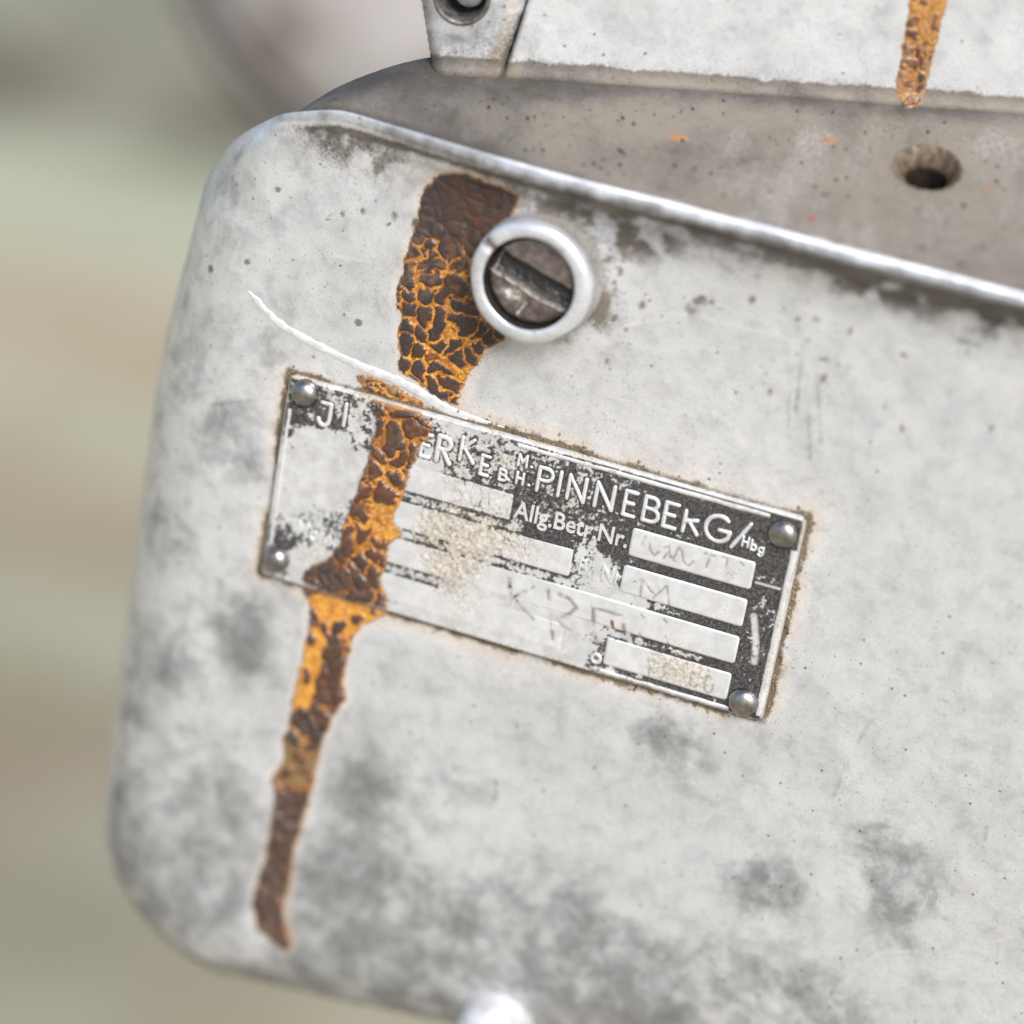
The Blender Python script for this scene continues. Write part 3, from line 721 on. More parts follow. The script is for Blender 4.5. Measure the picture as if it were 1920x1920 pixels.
seam = lambda v: s0[0] + (v - s0[1]) * (s1[0] - s0[0]) / (s1[1] - s0[1])
l0 = panel_uv(806, 120); l1 = panel_uv(786, 0)
tabl = lambda v: l0[0] + (v - l0[1]) * (l1[0] - l0[0]) / (l1[1] - l0[1])
panel = panel_patch('upper_panel', s0[0] - 2, s0[0] + 98, 46, 0.0, left_edge=lambda v: seam(v) + .15, roll=.7, label='pale upper casing panel with a narrow amber rust streak')
hc = panel_uv(866, -4, .8)
def tab_dirt(u, v, h, n3):
    e_ = np.abs(seam(v) - u)
    return (.75 * np.exp(-e_ / .5) + .3 * sstep(.45, .6, n3), .3 * np.exp(-((u - panel_uv(858, 72)[0]) / 2) ** 2 - ((v - panel_uv(858, 72)[1]) / .8) ** 2) * 2 + .2, .75 * np.exp(-((e_ - 1.3) / 1.2) ** 2))
tab = panel_patch('side_tab', l0[0] - 4, s0[0] + 8, 40, .55, left_edge=tabl, right_edge=lambda v: seam(v) - .1, hole=(hc[0], hc[1], 3.1), roll=2.0, label='narrow tab with a round hole beside the upper panel', dirtfn=tab_dirt)
hpos = A + hc[0] * ux + hc[1] * up + .55 * pn
sleeve('hole_sleeve', [(3.75, -.5), (3.6, .12), (3.35, .16), (3.1, .02), (2.95, -.4), (2.9, -8), (.01, -8)], hpos, pn, tab, steel_material('hole_wall', (0.16, 0.155, 0.15), (0.06, 0.055, 0.05), (.4, .6), .5))
sleeve('pin', [(1.9, -7.5), (1.9, -1.6), (1.65, -1.1), (.01, -.95)], hpos + ux * .75 + up * .35, pn, tab, steel_material('dull_pin_steel', (0.36, 0.36, 0.36), (0.27, 0.27, 0.27), (.4, .55), .6))

panel_rust = [panel_uv(*t) for t in ((1706, -14), (1703, 15), (1696, 55), (1690, 105), (1681, 150), (1681, 180), (1698, 206), (1722, 204), (1738, 160), (1752, 100), (1766, 45), (1782, -14))]
def panel_base(u, v):
    hgt = v - u * zslope
    return -(0.7 * np.clip(1 - hgt / 1.8, 0, 1) ** 2 + (fbm(u / 10, v / 10, 83, 3) - .5) * .35 + (fbm(u / 2.5, v / 2.5, 85, 3) - .5) * .09)
def st_panel(x, z, sd):
    t = np.clip((panel_uv(1740, 0)[1] - z) / (panel_uv(1740, 0)[1] - panel_uv(1710, 200)[1]), 0, 1)
    return .16 + o_(x), .70 + .1 * t, .55 + o_(x), .35 + .35 * t, .3 + o_(x), .35 + .5 * t
crust('rust_crust', panel_rust, panel_base, panel, st_panel, cell=1.9, seed=64, ragged=.3, thick=.3, label='narrow amber rust streak running down the upper panel',
      place=lambda P: A + P[..., 0:1] * ux + P[..., 2:3] * up - P[..., 1:2] * pn)

# ------------------------------------------------------------------ nameplate
PY = -.75                                       # front of the plate's painted ground
def plate_y(x, z): return PY + (fbm(x / 9, z / 9, 111, 2) - .5) * .22
def rect(tl, br):
    a = F(*tl, PY); b = F(*br, PY); return (a[0], b[0], b[1], a[1])      # x0, x1, z0, z1
f1 = rect(z2(950, 662), z2(1592, 1010)); f2 = rect(z2(912, 866), z2(1537, 1220))
x_right_f3 = F(*z2(1487, 1425), PY)[0]; x_right_f4 = F(*z2(1437, 1620), PY)[0]
h1 = f1[3] - f1[2]; gap = f1[2] - f2[3]
f2 = (f2[0], f1[1], f1[2] - gap - h1, f1[2] - gap)
rowz = [(f1[2] - k * (h1 + gap), f1[3] - k * (h1 + gap)) for k in range(4)]
xf_l = F(690, 930, PY)[0]; x1l = F(*z2(298, 550), PY)[0]; x2l = F(*z2(618, 860), PY)[0]
fields = [(f1[0], f1[1], *rowz[0]), (f1[0] - .2, f1[1], *rowz[1]), (xf_l, f1[1], *rowz[2]), (F(*z2(790, 1370), PY)[0], f1[1], *rowz[3]),
          (xf_l, x1l, rowz[0][0] + .05, rowz[0][1]), (xf_l, x2l, *rowz[1]), (xf_l, F(*z2(560, 1300), PY)[0], *rowz[3])]

def seg_arc(cx, cz, rx, rz, a0, a1, n=14):
    return [(cx + rx * math.cos(math.radians(a0 + (a1 - a0) * i / n)), cz + rz * math.sin(math.radians(a0 + (a1 - a0) * i / n))) for i in range(n + 1)]
GL = {
 'P': [[(0, 0), (0, 1)], [(0, 1), (.30, 1)] + seg_arc(.30, .74, .26, .26, 90, -90) + [(0, .48)]],
 'I': [[(0, 0), (0, 1)]],
 'N': [[(0, 0), (0, 1)], [(0, 1), (.62, 0)], [(.62, 0), (.62, 1)]],
 'E': [[(0, 0), (0, 1)], [(0, 1), (.48, 1)], [(0, .52), (.38, .52)], [(0, 0), (.48, 0)]],
 'B': [[(0, 0), (0, 1)], [(0, 1), (.28, 1)] + seg_arc(.28, .765, .22, .235, 90, -90) + [(0, .53)], [(.28, .53)] + seg_arc(.30, .265, .27, .265, 90, -90) + [(0, 0)]],
 'R': [[(0, 0), (0, 1)], [(0, 1), (.28, 1)] + seg_arc(.28, .75, .25, .25, 90, -90) + [(0, .5)], [(.2, .5), (.58, 0)]],
 'r': [[(0, 0), (0, .85)], [(0, .42), (.5, .58)], [(.16, .5), (.58, 0)]],
 'G': [seg_arc(.5, .5, .5, .52, 50, 330, 26), [(.93, .26), (.96, .46)], [(.55, .46), (.96, .46)]],
 'K': [[(0, 0), (0, 1)], [(0, .45), (.5, 1)], [(.15, .55), (.58, 0)]],
 'J': [[(.1, 1), (.55, 1)], [(.55, 1), (.55, .3)] + seg_arc(.28, .3, .27, .3, 0, -170)],
 '/': [[(0, -.05), (.62, 1.15)]],
 'H': [[(0, 0), (0, 1)], [(.6, 0), (.6, 1)], [(0, .5), (.6, .5)]],
 'M': [[(0, 0), (.04, 1)], [(.04, 1), (.38, .35)], [(.38, .35), (.72, 1)], [(.72, 1), (.76, 0)]],
 'b': [[(0, 0), (0, 1)], seg_arc(.22, .3, .22, .3, 180, -180, 16)],
 'g': [seg_arc(.24, .3, .24, .3, 180, -180, 16), [(.48, .6), (.48, -.1)] + seg_arc(.24, -.1, .24, .25, 0, -150)],
 '.': [[(0, .06), (.04, .06)]],
 'W': [[(0, 1), (.22, 0)], [(.22, 0), (.45, 1)], [(.45, 1), (.68, 0)], [(.68, 0), (.9, 1)]],
 'o': [seg_arc(.3, .3, .3, .32, 0, 360, 18)],
}
strokes_all = []                                # polylines on the plate, for the paint that clings beside them
def glyph(ch, base_px, hgt, wid=.5, xs=1.0, parent=None, height=.16):
    wid = wid * 1.13
    bx, bz = F(*base_px, PY); V = []; Fc = []; k = 0
    for pl in GL[ch]:
        pts = np.array([(bx + a * hgt * xs, bz + b * hgt) for a, b in pl])
        strokes_all.append((pts, wid))
        L = np.r_[0, np.cumsum(np.hypot(*np.diff(pts, axis=0).T))]
        n = max(4, int(L[-1] / .22) + 1); ss = np.linspace(0, L[-1], n)
        pts = np.stack([np.interp(ss, L, pts[:, 0]), np.interp(ss, L, pts[:, 1])], -1)
        tg = np.gradient(pts, axis=0); tg /= np.linalg.norm(tg, axis=1)[:, None] + 1e-9
        # rounded ends
        ends0 = [(pts[0] - tg[0] * wid * .5 * s_, c_) for s_, c_ in ((1.0, .12), (.8, .6), (.45, .9))]
        ends1 = [(pts[-1] + tg[-1] * wid * .5 * s_, c_) for s_, c_ in ((.45, .9), (.8, .6), (1.0, .12))]
        chain = [(p_, c_, tg[0]) for p_, c_ in ends0] + [(p_, 1.0, t_) for p_, t_ in zip(pts, tg)] + [(p_, c_, tg[-1]) for p_, c_ in ends1]
        seg = 7; b0 = len(V); k += 1
        for pt, c_, t_ in chain:
            nn = np.array([-t_[1], t_[0]])
            wob = 1 + .22 * (vnoise(np.array([pt[0] * 1.7]), np.array([pt[1] * 1.7]), 77)[0] - .5)
            for j in range(seg):
                a = math.pi * j / (seg - 1); x, z = pt + nn * math.cos(a) * wid / 2 * c_ * wob
                V.append((x, PY + .12 - (math.sin(a) ** .6) * (height + .12 + .012 * k) * (.3 + .7 * c_), z))
        for i in range(len(chain) - 1):
            for j in range(seg - 1):
                Fc.append((b0 + i * seg + j, b0 + (i + 1) * seg + j, b0 + (i + 1) * seg + j + 1, b0 + i * seg + j + 1))
    V = np.array(V)
    tn = .55 * sstep(.4, .75, fbm(V[:, 0] / 2.2, V[:, 2] / 2.2, 121, 3))
    return raw_mesh('letter', V, Fc, dict(tan=tn, engrave=o_(tn), redmark=o_(tn)))

letters = []
CAP = 3.25
for ch, pos, hg, wd_, xs in (('P', z2(424, 462), CAP, .5, 1), ('I', z2(539, 492), CAP, .5, 1), ('N', z2(588, 506), CAP, .46, 1.08), ('N', z2(738, 547), CAP, .5, 1.12), ('E', z2(893, 592), CAP, .5, .92), ('B', z2(1000, 622), CAP, .5, 1.05), ('E', z2(1112, 655), CAP, .5, 1.0),
                         ('r', z2(1220, 684), CAP, .5, 1.0), ('G', z2(1335, 718), CAP * 1.02, .52, 1.0), ('/', z2(1487, 765), CAP * .95, .48, 1.0),
                         ('H', z2(1545, 765), 1.25, .3, .95), ('b', z2(1592, 786), 1.3, .3, 1.1), ('g', z2(1634, 800), 1.25, .3, 1.0),
                         ('J', z1(425, 495), CAP * .95, .55, .9), ('I', z1(605, 508), CAP * .92, .5, 1), ('E', z1(1135, 715), CAP * .95, .5, .8), ('R', z1(1245, 748), CAP * 1.05, .62, .9), ('K', z1(1408, 745), CAP * .98, .45, 1.0), ('E', z1(1548, 842), CAP * .8, .5, .8),
                         ('B', z1(1680, 880), 1.45, .38, 1.2), ('.', z1(1745, 888), 1.5, .38, 1), ('M', z1(1812, 782), 1.5, .38, 1.0), ('.', z1(1905, 800), 1.5, .38, 1), ('H', z1(1800, 905), 1.5, .38, .95), ('.', z1(1885, 925), 1.5, .38, 1),
                         ('o', z2(722, 1395), 1.9, .5, 1.0)):
    letters.append(glyph(ch, pos, hg, wd_, xs))

# plate sheet
pst = .12
x, z = np.meshgrid(np.arange(-PW / 2, PW / 2 + pst * .5, pst), np.arange(-PH / 2, PH / 2 + pst * .5, pst))
paint_pts = [(1450, 1050, 1), (1430, 1150, .82), (1400, 1250, .9), (1445, 1110, .85), (1415, 1200, .78), (1385, 1290, 1), (1300, 950, 1), (1200, 930, .9), (1250, 945, .85), (1400, 1010, 1), (1350, 960, 1), (1420, 980, 1), (1150, 920, .8), (1100, 900, .62), (1060, 930, .62), (1040, 880, .62), (1010, 870, .65), (960, 860, .5), (900, 850, .42), (840, 850, .42), (870, 820, .3),
             (930, 900, .5), (980, 950, .75), (1000, 975, .8), (1050, 990, .85), (1100, 1000, .72), (1140, 1030, .9), (1170, 1035, .95), (1180, 1080, .7), (1130, 1050, .3), (1080, 1060, .3), (1080, 1045, .45), (1150, 1085, .35), (1300, 1090, .95), (1390, 1115, 1), (1250, 1075, .9), (1210, 1060, .9), (1200, 1125, .1), (1230, 1130, .5), (1300, 1155, .8), (1380, 1185, 1), (1260, 1143, .6),
             (1180, 1120, .05), (1180, 1195, .55), (1220, 1205, .5), (1250, 1215, .5), (1300, 1230, .6), (1340, 1250, 1), (1130, 1280, .5), (1180, 1292, .8), (1250, 1300, .85), (1300, 1312, .85), (1340, 1328, 1), (1122, 1230, .5), (1090, 1220, .15), (1000, 1100, .02), (900, 1000, .12), (800, 900, .1), (940, 985, .35), (880, 960, .45), (820, 940, .3),
             (960, 1075, .45), (1020, 1090, .4), (900, 1050, .2), (760, 920, .5), (720, 915, .5), (800, 1085, .5), (760, 1075, .5), (850, 1100, .2), (900, 1110, .08), (580, 1050, .12), (560, 775, .82), (545, 800, .75), (600, 775, .72), (640, 785, .6), (665, 790, .35), (690, 770, .5), (560, 815, .0), (620, 830, .0), (600, 870, 0), (640, 870, 0), (560, 900, 0), (600, 925, .1), (650, 945, .3),
             (560, 985, .5), (600, 1000, .55), (640, 1010, .55), (620, 1000, .55), (520, 1010, .75), (530, 1025, .75), (560, 1050, .1), (600, 1055, .1), (680, 1120, .2), (800, 1150, 0), (950, 1180, 0), (1050, 1200, 0), (1130, 1120, .02), (1080, 1160, 0), (540, 880, 0), (530, 940, 0), (720, 830, .4), (780, 800, .3), (700, 1000, .4)]
num = np.zeros_like(x); den = np.zeros_like(x)
for a, b, c in paint_pts:
    q_ = F(a, b, PY); wgt = 1 / (((x - q_[0]) ** 2 + (z - q_[1]) ** 2) ** 2 + .3); num += wgt * c; den += wgt
cov = num / den
dst = np.full(x.shape, 9.)
for pts, wd_ in strokes_all: dst = np.minimum(dst, line_d(x, z, pts) - wd_ / 2)
for (a, b, c, d_) in fields:
    dst = np.minimum(dst, np.abs(np.maximum(np.maximum(a - x, x - b), np.maximum(c - z, z - d_))))
cling = sstep(.42, .05, dst)
bord = np.minimum(PW / 2 - np.abs(x), PH / 2 - np.abs(z))
border_on = np.zeros_like(x)
nz_ = .55 * fbm(x / 1.1, z / 1.1, 131, 4, .65) + .45 * fbm(x / .33, z / .33, 137, 3, .6)
paint = sstep(-.09, .09, cov + .30 * cling * sstep(.12, .3, cov) - .02 - (nz_ - .5) * 1.9 - .5)
wear_lines = np.exp(-(line_d(x, z, [F(*z2(1610, 1150), PY), F(*z2(1622, 1290), PY), F(*z2(1612, 1400), PY)]) / .42) ** 4) * sstep(.3, .45, nz_)
wear_lines = np.maximum(wear_lines, np.exp(-(line_d(x, z, [F(*z2(1622, 966), PY), F(*z2(1752, 1002), PY)]) / .16) ** 4))
for pts in (((170, 160), (230, 260), (250, 350)), ((810, 880), (860, 1010), (910, 1200), (990, 1480))):
    wear_lines = np.maximum(wear_lines, .9 * np.exp(-(line_d(x, z, [F(*z2(*t), PY) for t in pts]) / .28) ** 4))
paint = paint * (1 - wear_lines)
paint = paint * sstep(.25, .5, bord)
# tan crusted dirt on the plate
tanp = np.zeros_like(x)
for a, b, r, s_ in ((820, 990, 70, .75), (860, 1030, 60, .65), (900, 990, 60, .55), (830, 1070, 50, .5), (850, 860, 60, .6), (930, 870, 60, .55), (1000, 910, 70, .4), (1080, 910, 60, .35), (1150, 960, 60, .3), (1060, 960, 60, .4), (960, 1020, 70, .4), (870, 1120, 60, .35), (1000, 1040, 50, .25),
                    (1270, 1240, 60, .6), (1310, 1270, 40, .6), (1230, 1250, 40, .5), (1370, 1080, 25, .6), (1350, 1150, 30, .5), (610, 1040, 40, .5), (560, 720, 40, .7), (600, 745, 40, .6), (700, 745, 60, .5), (640, 940, 30, .25), (580, 930, 30, .2), (860, 1190, 60, .4), (960, 1220, 60, .35), (1050, 1240, 50, .35), (780, 1150, 40, .2), (560, 1040, 40, .4), (1490, 1000, 30, .8), (1420, 1340, 25, .7), (660, 770, 40, .25)):
    c = F(a, b, PY); tanp += s_ * np.exp(-((x - c[0]) ** 2 + (z - c[1]) ** 2) / (r / 14.4) ** 2)
tanp += .55 * sstep(1.0, .1, bord) * sstep(.35, .6, fbm(x / 3, z / 3, 139, 3))
lump = sstep(.35, .8, tanp) * (fbm(x / .5, z / .5, 141, 3) - .35)
# engraved hand lettering
ENG = [[(1000, 755), (1020, 715), (1038, 735), (1045, 790), (1065, 822), (1090, 800)], [(1125, 775), (1150, 762), (1152, 830)], [(1115, 835), (1140, 800), (1178, 850)], [(1175, 832), (1200, 775), (1218, 792), (1225, 850), (1250, 876), (1280, 850)], [(1340, 808), (1400, 825)], [(1372, 818), (1350, 882)],
       [(1440, 828), (1466, 832), (1460, 892)], [(1535, 855), (1552, 872)], [(955, 962), (1000, 950), (988, 1042)], [(1010, 958), (1045, 1010), (1072, 1032)], [(1062, 1048), (1135, 985), (1147, 1080), (1140, 1132)],
       [(275, 950), (283, 1030), (285, 1102)], [(292, 1052), (402, 994)], [(325, 1085), (402, 1165)], [(485, 1008), (500, 1130), (512, 1275)], [(545, 1032), (600, 1055), (640, 1105), (600, 1140), (535, 1170)], [(540, 1178), (575, 1210), (612, 1232)],
       [(730, 1085), (735, 1210), (742, 1290)], [(745, 1106), (890, 1150)], [(890, 1150), (902, 1235)], [(995, 1140), (1008, 1158)], [(1120, 1168), (1135, 1186)], [(985, 1240), (1012, 1305)], [(1128, 1262), (1142, 1312)],
       [(1300, 1455), (1268, 1462), (1258, 1510), (1275, 1535), (1300, 1525)], [(1040, 1432), (1036, 1480)], [(1120, 1425), (1088, 1430), (1082, 1475), (1105, 1485), (1125, 1462)], seg_arc(1363, 1523, 24, 46, 0, 360, 16)]
eng = np.zeros_like(x)
for i, pl in enumerate(ENG):
    dl = line_d(x, z, [F(*z2(*t), PY) for t in pl])
    wd_ = .27 if 11 <= i <= 19 else .15
    eng = np.maximum(eng, np.exp(-(dl / wd_) ** 2) * (.75 if wd_ > .2 else .6))
eng *= sstep(.2, .5, fbm(x / 1.2, z / 1.2, 151, 3))
digits = [F(880 + 40 * k, 922 + 11 * k, PY) for k in range(0)]
for pl in ([(870, 905), (850, 902), (848, 918), (866, 925), (862, 942), (845, 940)], seg_arc(892, 930, 11, 20, 0, 360, 14), [(915, 925), (918, 955)]):
    dl = line_d(x, z, [F(*t, PY) for t in pl]); eng = np.maximum(eng, .22 * np.exp(-(dl / .14) ** 2))
red = np.exp(-(line_d(x, z, [F(*z2(836, 1180), PY), F(*z2(856, 1275), PY)]) / .22) ** 4)
yp = plate_y(x, z)
edge_drop = sstep(.35, 0, bord)
corner = np.hypot(np.maximum(np.abs(x) - (PW / 2 - 1.2), 0), np.maximum(np.abs(z) - (PH / 2 - 1.2), 0))
yplate = yp + .55 * edge_drop - .22 * lump + .05 * eng + .5 * sstep(1.0, 1.25, corner)
keep_p = corner < 1.28
kp = keep_p[:-1, :-1] & keep_p[1:, 1:] & keep_p[1:, :-1] & keep_p[:-1, 1:]
Pp = np.stack([x, yplate, z], -1)
skirt = np.zeros_like(x)
nameplate = link('nameplate', grid_mesh('nameplate', Pp, kp, dict(paint=paint, tan=tanp, engrave=eng * .5, redmark=red)), M_PLATE, casing,
                 'riveted black and silver maker plate, half worn bare')
# raised blank fields
def field_mesh(a, b, c, d):
    st = .14
    xs_ = np.r_[a - .02, np.arange(a + .05, b - .03, st), b + .02]; zs_ = np.r_[c - .02, np.arange(c + .05, d - .03, st), d + .02]
    xx, zz = np.meshgrid(xs_, zs_)
    bd = np.minimum(np.minimum(xx - a, b - xx), np.minimum(zz - c, d - zz))
    cr = np.hypot(np.maximum(np.abs(xx - (a + b) / 2) - (b - a) / 2 + .5, 0), np.maximum(np.abs(zz - (c + d) / 2) - (d - c) / 2 + .5, 0))
    hgt = .16 * sstep(0, .26, np.minimum(bd, .5 - cr)) * (.30 + .70 * sstep(-2, 14, xx)) - .04
    jx = np.clip(((xx - x[0, 0]) / pst).round().astype(int), 0, x.shape[1] - 1); jz = np.clip(((zz - z[0, 0]) / pst).round().astype(int), 0, x.shape[0] - 1)
    pick = lambda arr: arr[jz, jx]
    yy = plate_y(xx, zz) - hgt + .10 * pick(eng) - .20 * pick(lump)
    return grid_mesh('field', np.stack([xx, yy, zz], -1), None, dict(tan=pick(tanp) - .12, engrave=pick(eng), redmark=pick(red)))
for f in fields:
    link('field', field_mesh(*f), M_BARE, nameplate)
for me in letters: link('letter', me, M_LETTER, nameplate)

# raised silver border strips
def strip(p0, p1, wd_, hgt=.2):
    n = int(np.hypot(p1[0] - p0[0], p1[1] - p0[1]) / .3)
    t = np.linspace(0, 1, n); pts = np.stack([p0[0] + (p1[0] - p0[0]) * t, p0[1] + (p1[1] - p0[1]) * t], -1)
    pts += (np.stack([fbm(t * 14, t * 0 + 2, 161, 3), fbm(t * 14, t * 0 + 5, 163, 3)], -1) - .5) * .16
    me = tube('border', pts, wd_ * (1 + .5 * (fbm(t * 9, t * 0, 167, 3) - .5)), hgt, lambda a, b: plate_y(a, b), 9)
    v = np.zeros(len(me.vertices) * 3); me.vertices.foreach_get('co', v); v = v.reshape(-1, 3) / S
    tn = .75 * sstep(.38, .7, fbm(v[:, 0] / 2.5, v[:, 2] / 2.5, 171, 3))
    for k_, val in (('tan', tn), ('engrave', o_(tn)), ('redmark', o_(tn))):
        at = me.attributes.new(k_, 'FLOAT', 'POINT'); at.data.foreach_set('value', val.astype(np.float32))
    return me
W2, H2 = PW / 2, PH / 2
for a, b, wv in (((F(*z2(320, 235), PY)[0], H2 - .95), (W2 - 4.6, H2 - .95), .62), ((W2 - .75, H2 - 4.6), (W2 - .75, -H2 + 1.0), .85), ((F(*z2(760, 1480), PY)[0], -H2 + .75), (W2 - 4.6, -H2 + .75), .6), ((-W2 + .9, H2 - 4.6), (-W2 + .9, -H2 + 5), .5)):
    link('border', strip(a, b, wv), M_LETTER, nameplate)

# printed-style raised words
def words(txt, left_px, right_px, cap_mm, bold=.02):
    cu = bpy.data.curves.new('lettering', 'FONT'); cu.body = txt; cu.size = 1; cu.offset = bold; cu.extrude = .5; cu.resolution_u = 3
    ob = bpy.data.objects.new('lettering', cu); sc.collection.objects.link(ob)
    bpy.context.view_layer.update()
    me = bpy.data.meshes.new_from_object(ob.evaluated_get(bpy.context.evaluated_depsgraph_get()))
    bpy.data.objects.remove(ob)
    n = len(me.vertices); v = np.zeros(n * 3); me.vertices.foreach_get('co', v); v = v.reshape(-1, 3)
    a = F(*left_px, PY); b = F(*right_px, PY)
    x0, x1 = v[:, 0].min(), v[:, 0].max()
    xx = a[0] + (v[:, 0] - x0) / (x1 - x0) * (b[0] - a[0])
    zz = a[1] + v[:, 1] / .70 * cap_mm + (b[1] - a[1]) * (v[:, 0] - x0) / (x1 - x0)
    yy = plate_y(xx, zz) + .05 - .20 * (v[:, 2] > 0)
    me.vertices.foreach_set('co', (np.stack([xx, yy, zz], -1) * S).astype(np.float32).ravel()); me.update()
    tn = .4 * sstep(.4, .7, fbm(xx / 2, zz / 2, 181, 3))
    for k_, val in (('tan', tn), ('engrave', o_(tn)), ('redmark', o_(tn))):
        at = me.attributes.new(k_, 'FLOAT', 'POINT'); at.data.foreach_set('value', val.astype(np.float32))
    me.name = 'lettering'; me.materials.clear()
    return link('lettering', me, M_LETTER, nameplate)
words('Allg.Betr.Nr.', z2(297, 606), z2(915, 777), 2.35, .014)
words('B.  Nr', z2(650, 915), z2(880, 985), 2.2, .008)
words('Motor', (556, 1002), (636, 1030), 2.1, .015)

# rivets
riv = lathe('rivet', [(1.86, -.1), (1.85, .25), (1.76, .62), (1.58, .95), (1.3, 1.22), (.95, 1.42), (.5, 1.54), (.01, 1.57)], 40)
for i, (px, py) in enumerate(((570, 738), (1467, 1003), (1393, 1318), (517, 1050))):
    rx, rz = F(px, py, PY - .5)
    o = link('rivet', riv, M_RIVET, nameplate); o.location = (rx * S, (PY - .02) * S, rz * S); o.rotation_euler = (math.radians(90), 0, 0)
    o.rotation_euler = (math.radians(90 + (-4, 3, -2, 5)[i]), 0, math.radians((3, -4, 4, -3)[i])); o.scale = ((1, .97, .95), (1.04, 1, .82), (1.06, 1.03, .90), (.98, 1.0, 1.0))[i]

plate_poly = [F(*t, PY) for t in ((690, 742), (705, 758), (708, 790), (697, 823), (689, 866), (675, 898), (670, 917), (656, 955), (643, 985), (640, 1018), (616, 1045), (569, 1066), (566, 1090), (640, 1120), (727, 1143), (726, 1115), (716, 1083), (727, 1061), (729, 1023), (755, 1004), (740, 972), (756, 931), (770, 888), (783, 850), (805, 823), (815, 796), (792, 772))]
def st_plate(x_, z_, sd):
    t = np.clip((F(750, 760, PY)[1] - z_) / (F(750, 760, PY)[1] - F(650, 1120, PY)[1]), 0, 1)
    left = sstep(.2, -2.6, x_ - np.interp(t, [0, .5, 1], [F(740, 790)[0], F(715, 930)[0], F(650, 1090)[0]]))
    crackw = .03 + .12 * sstep(.2, .5, t) * sstep(.75, .6, t) - .1 * sstep(.8, .9, t)
    spot = 1.05 - .42 * sstep(.3, .5, t) * sstep(.68, .6, t) * (1 - left) + .12 * sstep(.65, .8, t)
    tone = .30 - .22 * sstep(.7, .95, t) + .2 * sstep(.2, .5, t) * sstep(.8, .6, t)
    return crackw, spot, tone, .12 + .3 * left * sstep(.65, .5, t), .30 + .5 * left, .12 + .2 * left * sstep(.6, .4, t) + .15 * sstep(.2, 0, t)
crust('rust_crust', plate_poly, lambda a, b: plate_y(a, b) - .10, nameplate, st_plate, cell=2.9, seed=71, ragged=.5, thick=.5, step=.13,
      clip=lambda a, b: np.minimum(PW / 2 - np.abs(a), PH / 2 - np.abs(b)) - .12, label='flaky orange and black rust band across the nameplate')

# ------------------------------------------------------------------ crumbs of dirt and flecks on the ledge
M_FLECK = steel_material('orange_fleck', (0.30, 0.15, 0.06), (0.20, 0.09, 0.04), (.5, .7), 0)
M_RED = steel_material('red_fleck', (0.45, 0.03, 0.02), (0.3, 0.03, 0.02), (.5, .7), 0)
M_GRIT = steel_material('dark_grit', (0.09, 0.07, 0.06), (0.03, 0.028, 0.03), (.6, .8), 0)
sx = np.array([1.0, 0, 0]); sy = np.cross(n_shelf, sx)
def fleck(px, py, lx, ly, rot, mat, name='fleck'):
    c = shelf_pt(px, py); V = []; rng = np.random.RandomState(int(px))
    m = 10
    for k in range(m):
        a = 2 * math.pi * k / m; r = .8 + .4 * rng.rand()
        dx = math.cos(a) * lx * r; dy = math.sin(a) * ly * r
        ca, sa = math.cos(rot), math.sin(rot)
        V.append(tuple(c + sx * (dx * ca - dy * sa) + sy * (dx * sa + dy * ca) + n_shelf * (-.15)))
    V.append(tuple(c + n_shelf * .42))
    return link(name, raw_mesh(name, V, [(k, (k + 1) % m, m) for k in range(m)]), mat, cover)
fleck(1272, 258, 1.7, 1.0, .3, M_FLECK); fleck(1556, 263, 1.5, .55, .5, M_FLECK); fleck(1522, 409, .55, .35, .3, M_RED); fleck(1850, 350, .3, 1.4, .1, M_FLECK)
fleck(1548, 365, .8, .5, .6, M_GRIT); fleck(1800, 496, 1.0, .7, .2, M_GRIT); fleck(1165, 285, 1.4, .4, -.6, M_GRIT); fleck(1132, 300, .6, .4, 0, M_GRIT)
rng = np.random.RandomState(12); V = []; Fc = []
for i in range(300):
    px = rng.uniform(800, 1915); f = rng.rand()
    ylip = 225 + (px - 700) * .268; yb = 140 + (px - 800) * .068
    c = shelf_pt(px, yb + 6 + (ylip - yb - 22) * f); r = .06 + .26 * rng.rand() ** 3
    b0 = len(V)
    for dv in ((1, 0, 0), (0, 1, 0), (-1, 0, 0), (0, -1, 0), (0, 0, 1.1), (0, 0, -.6)):
        dv = np.array(dv) * r * (.6 + .8 * rng.rand()); V.append(tuple(c + sx * dv[0] + sy * dv[1] + n_shelf * (dv[2] + .12)))
    Fc += [(b0, b0 + 1, b0 + 4), (b0 + 1, b0 + 2, b0 + 4), (b0 + 2, b0 + 3, b0 + 4), (b0 + 3, b0, b0 + 4), (b0 + 1, b0, b0 + 5), (b0 + 2, b0 + 1, b0 + 5), (b0 + 3, b0 + 2, b0 + 5), (b0, b0 + 3, b0 + 5)]
grit = link('grit', raw_mesh('grit', V, Fc, smooth=False), M_GRIT, cover); grit['kind'] = 'stuff'

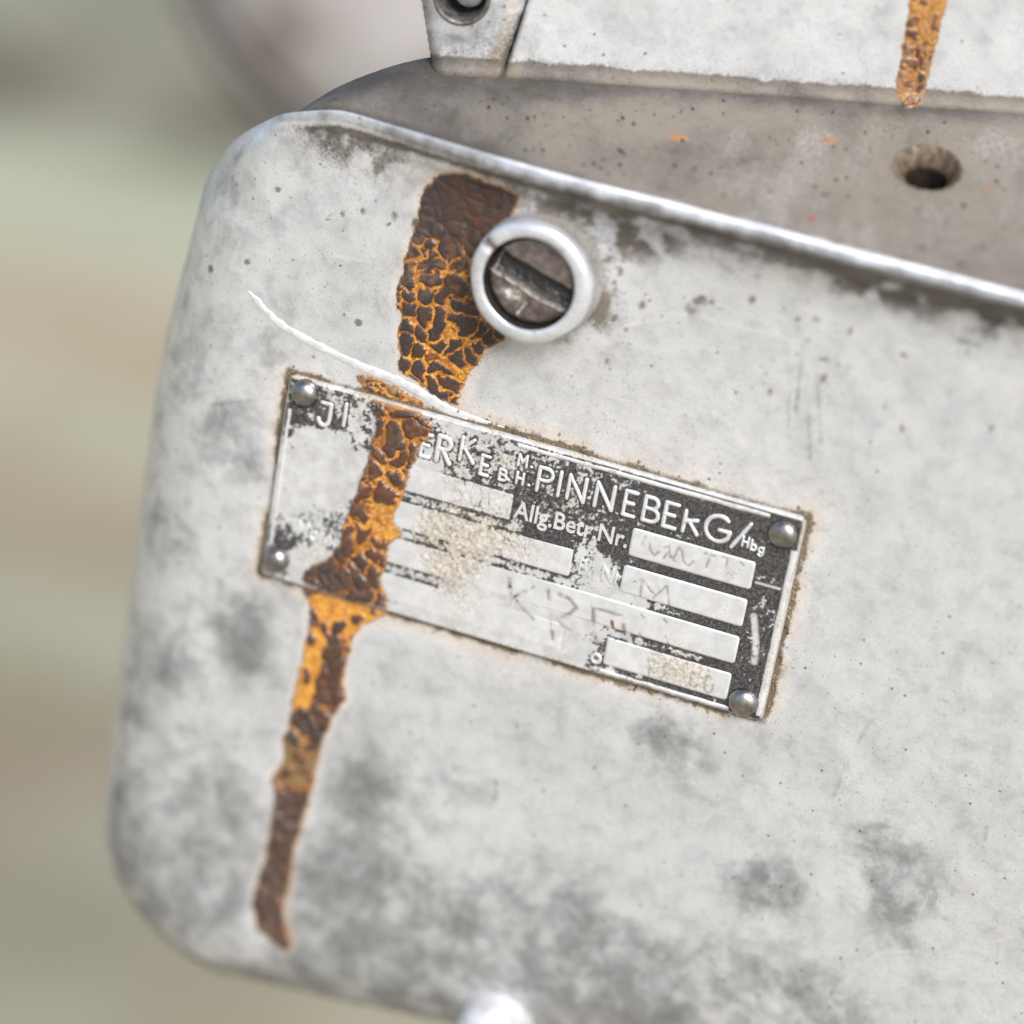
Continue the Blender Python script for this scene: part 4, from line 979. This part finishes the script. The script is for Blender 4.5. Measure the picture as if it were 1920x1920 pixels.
# ------------------------------------------------------------------ blurred metal drum behind
drum = bpy.data.objects.new('metal_drum', None); sc.collection.objects.link(drum)
drum['label'] = 'blurred pale grey round metal drum with its shaded side as a dark rim behind the casing'; drum['category'] = 'drum'
dd = ray(905, -255); dd = dd * (690.0)
dc = CAM + dd
view = -ray(905, -255); view /= np.linalg.norm(view)
axis = view + np.array([-.1, 0, .25]); axis /= np.linalg.norm(axis)
pxmm = 690 / FPX
Rd = 628 * pxmm
drum.location = tuple(dc * S); drum.rotation_euler = Vector(tuple(axis)).to_track_quat('Z', 'Y').to_euler()
k = NT('dull_taupe_paint'); nd = k.noise(.035, 3, .6)
M_DRUM = k.out(k.mix(k.ramp(nd, .42, .60), (0.26, 0.242, 0.226), (0.13, 0.103, 0.083)), .5, .2)
M_RIM = steel_material('shaded_rim', (0.075, 0.065, 0.055), (0.10, 0.09, 0.085), (.5, .7), .1, .05)  # dark colour stands in for the drum's shaded lower-left side
link('face', lathe('face', [(Rd * .9, -14), (Rd * .895, -2), (Rd * .86, 1.5), (Rd * .6, 4), (Rd * .3, 6), (.1, 6.5)], 96), M_DRUM, drum)
link('rim', lathe('rim', [(Rd * .5, -60), (Rd * .99, -58), (Rd, -30), (Rd, -8), (Rd * .985, -4), (Rd * .93, -3), (Rd * .90, -6)], 96), M_RIM, drum)

# ------------------------------------------------------------------ rusty crumbs packed along the edge of the nameplate
M_CRUMB = steel_material('rusty_crumbs', (0.30, 0.19, 0.09), (0.07, 0.05, 0.035), (.6, .85), 0, .9)
rng = np.random.RandomState(5); V = []; Fc = []
per = [((-W2, H2), (W2, H2), .9), ((W2, H2), (W2, -H2), .8), ((W2, -H2), (-W2, -H2), .9), ((-W2, -H2), (-W2, H2), .45)]
for a_, b_, dens in per:
    a_ = np.array(a_); b_ = np.array(b_); Lg = np.hypot(*(b_ - a_)); nn = np.array([-(b_ - a_)[1], (b_ - a_)[0]]) / Lg
    for i in range(int(Lg * 9 * dens)):
        t_ = rng.rand(); base_ = a_ + (b_ - a_) * t_
        if fbm(np.array([base_[0] / 4]), np.array([base_[1] / 4]), 61, 3)[0] < .30 + .3 * rng.rand(): continue
        pt = base_ + nn * abs(rng.randn()) * .45 + nn * .05
        r = .07 + .2 * rng.rand() ** 3
        b0 = len(V); y0 = float(y_face(np.array([pt[0]]), np.array([pt[1]]))[0])
        for dv in ((1, 0, 0), (0, 0, 1), (-1, 0, 0), (0, 0, -1), (0, -1.0, 0)):
            dv = np.array(dv) * r * (.6 + .8 * rng.rand()); V.append((pt[0] + dv[0], y0 - .02 + dv[1], pt[1] + dv[2]))
        Fc += [(b0, b0 + 1, b0 + 4), (b0 + 1, b0 + 2, b0 + 4), (b0 + 2, b0 + 3, b0 + 4), (b0 + 3, b0, b0 + 4)]
crumbs = link('crumbs', raw_mesh('crumbs', V, Fc, smooth=False), M_CRUMB, nameplate); crumbs['kind'] = 'stuff'
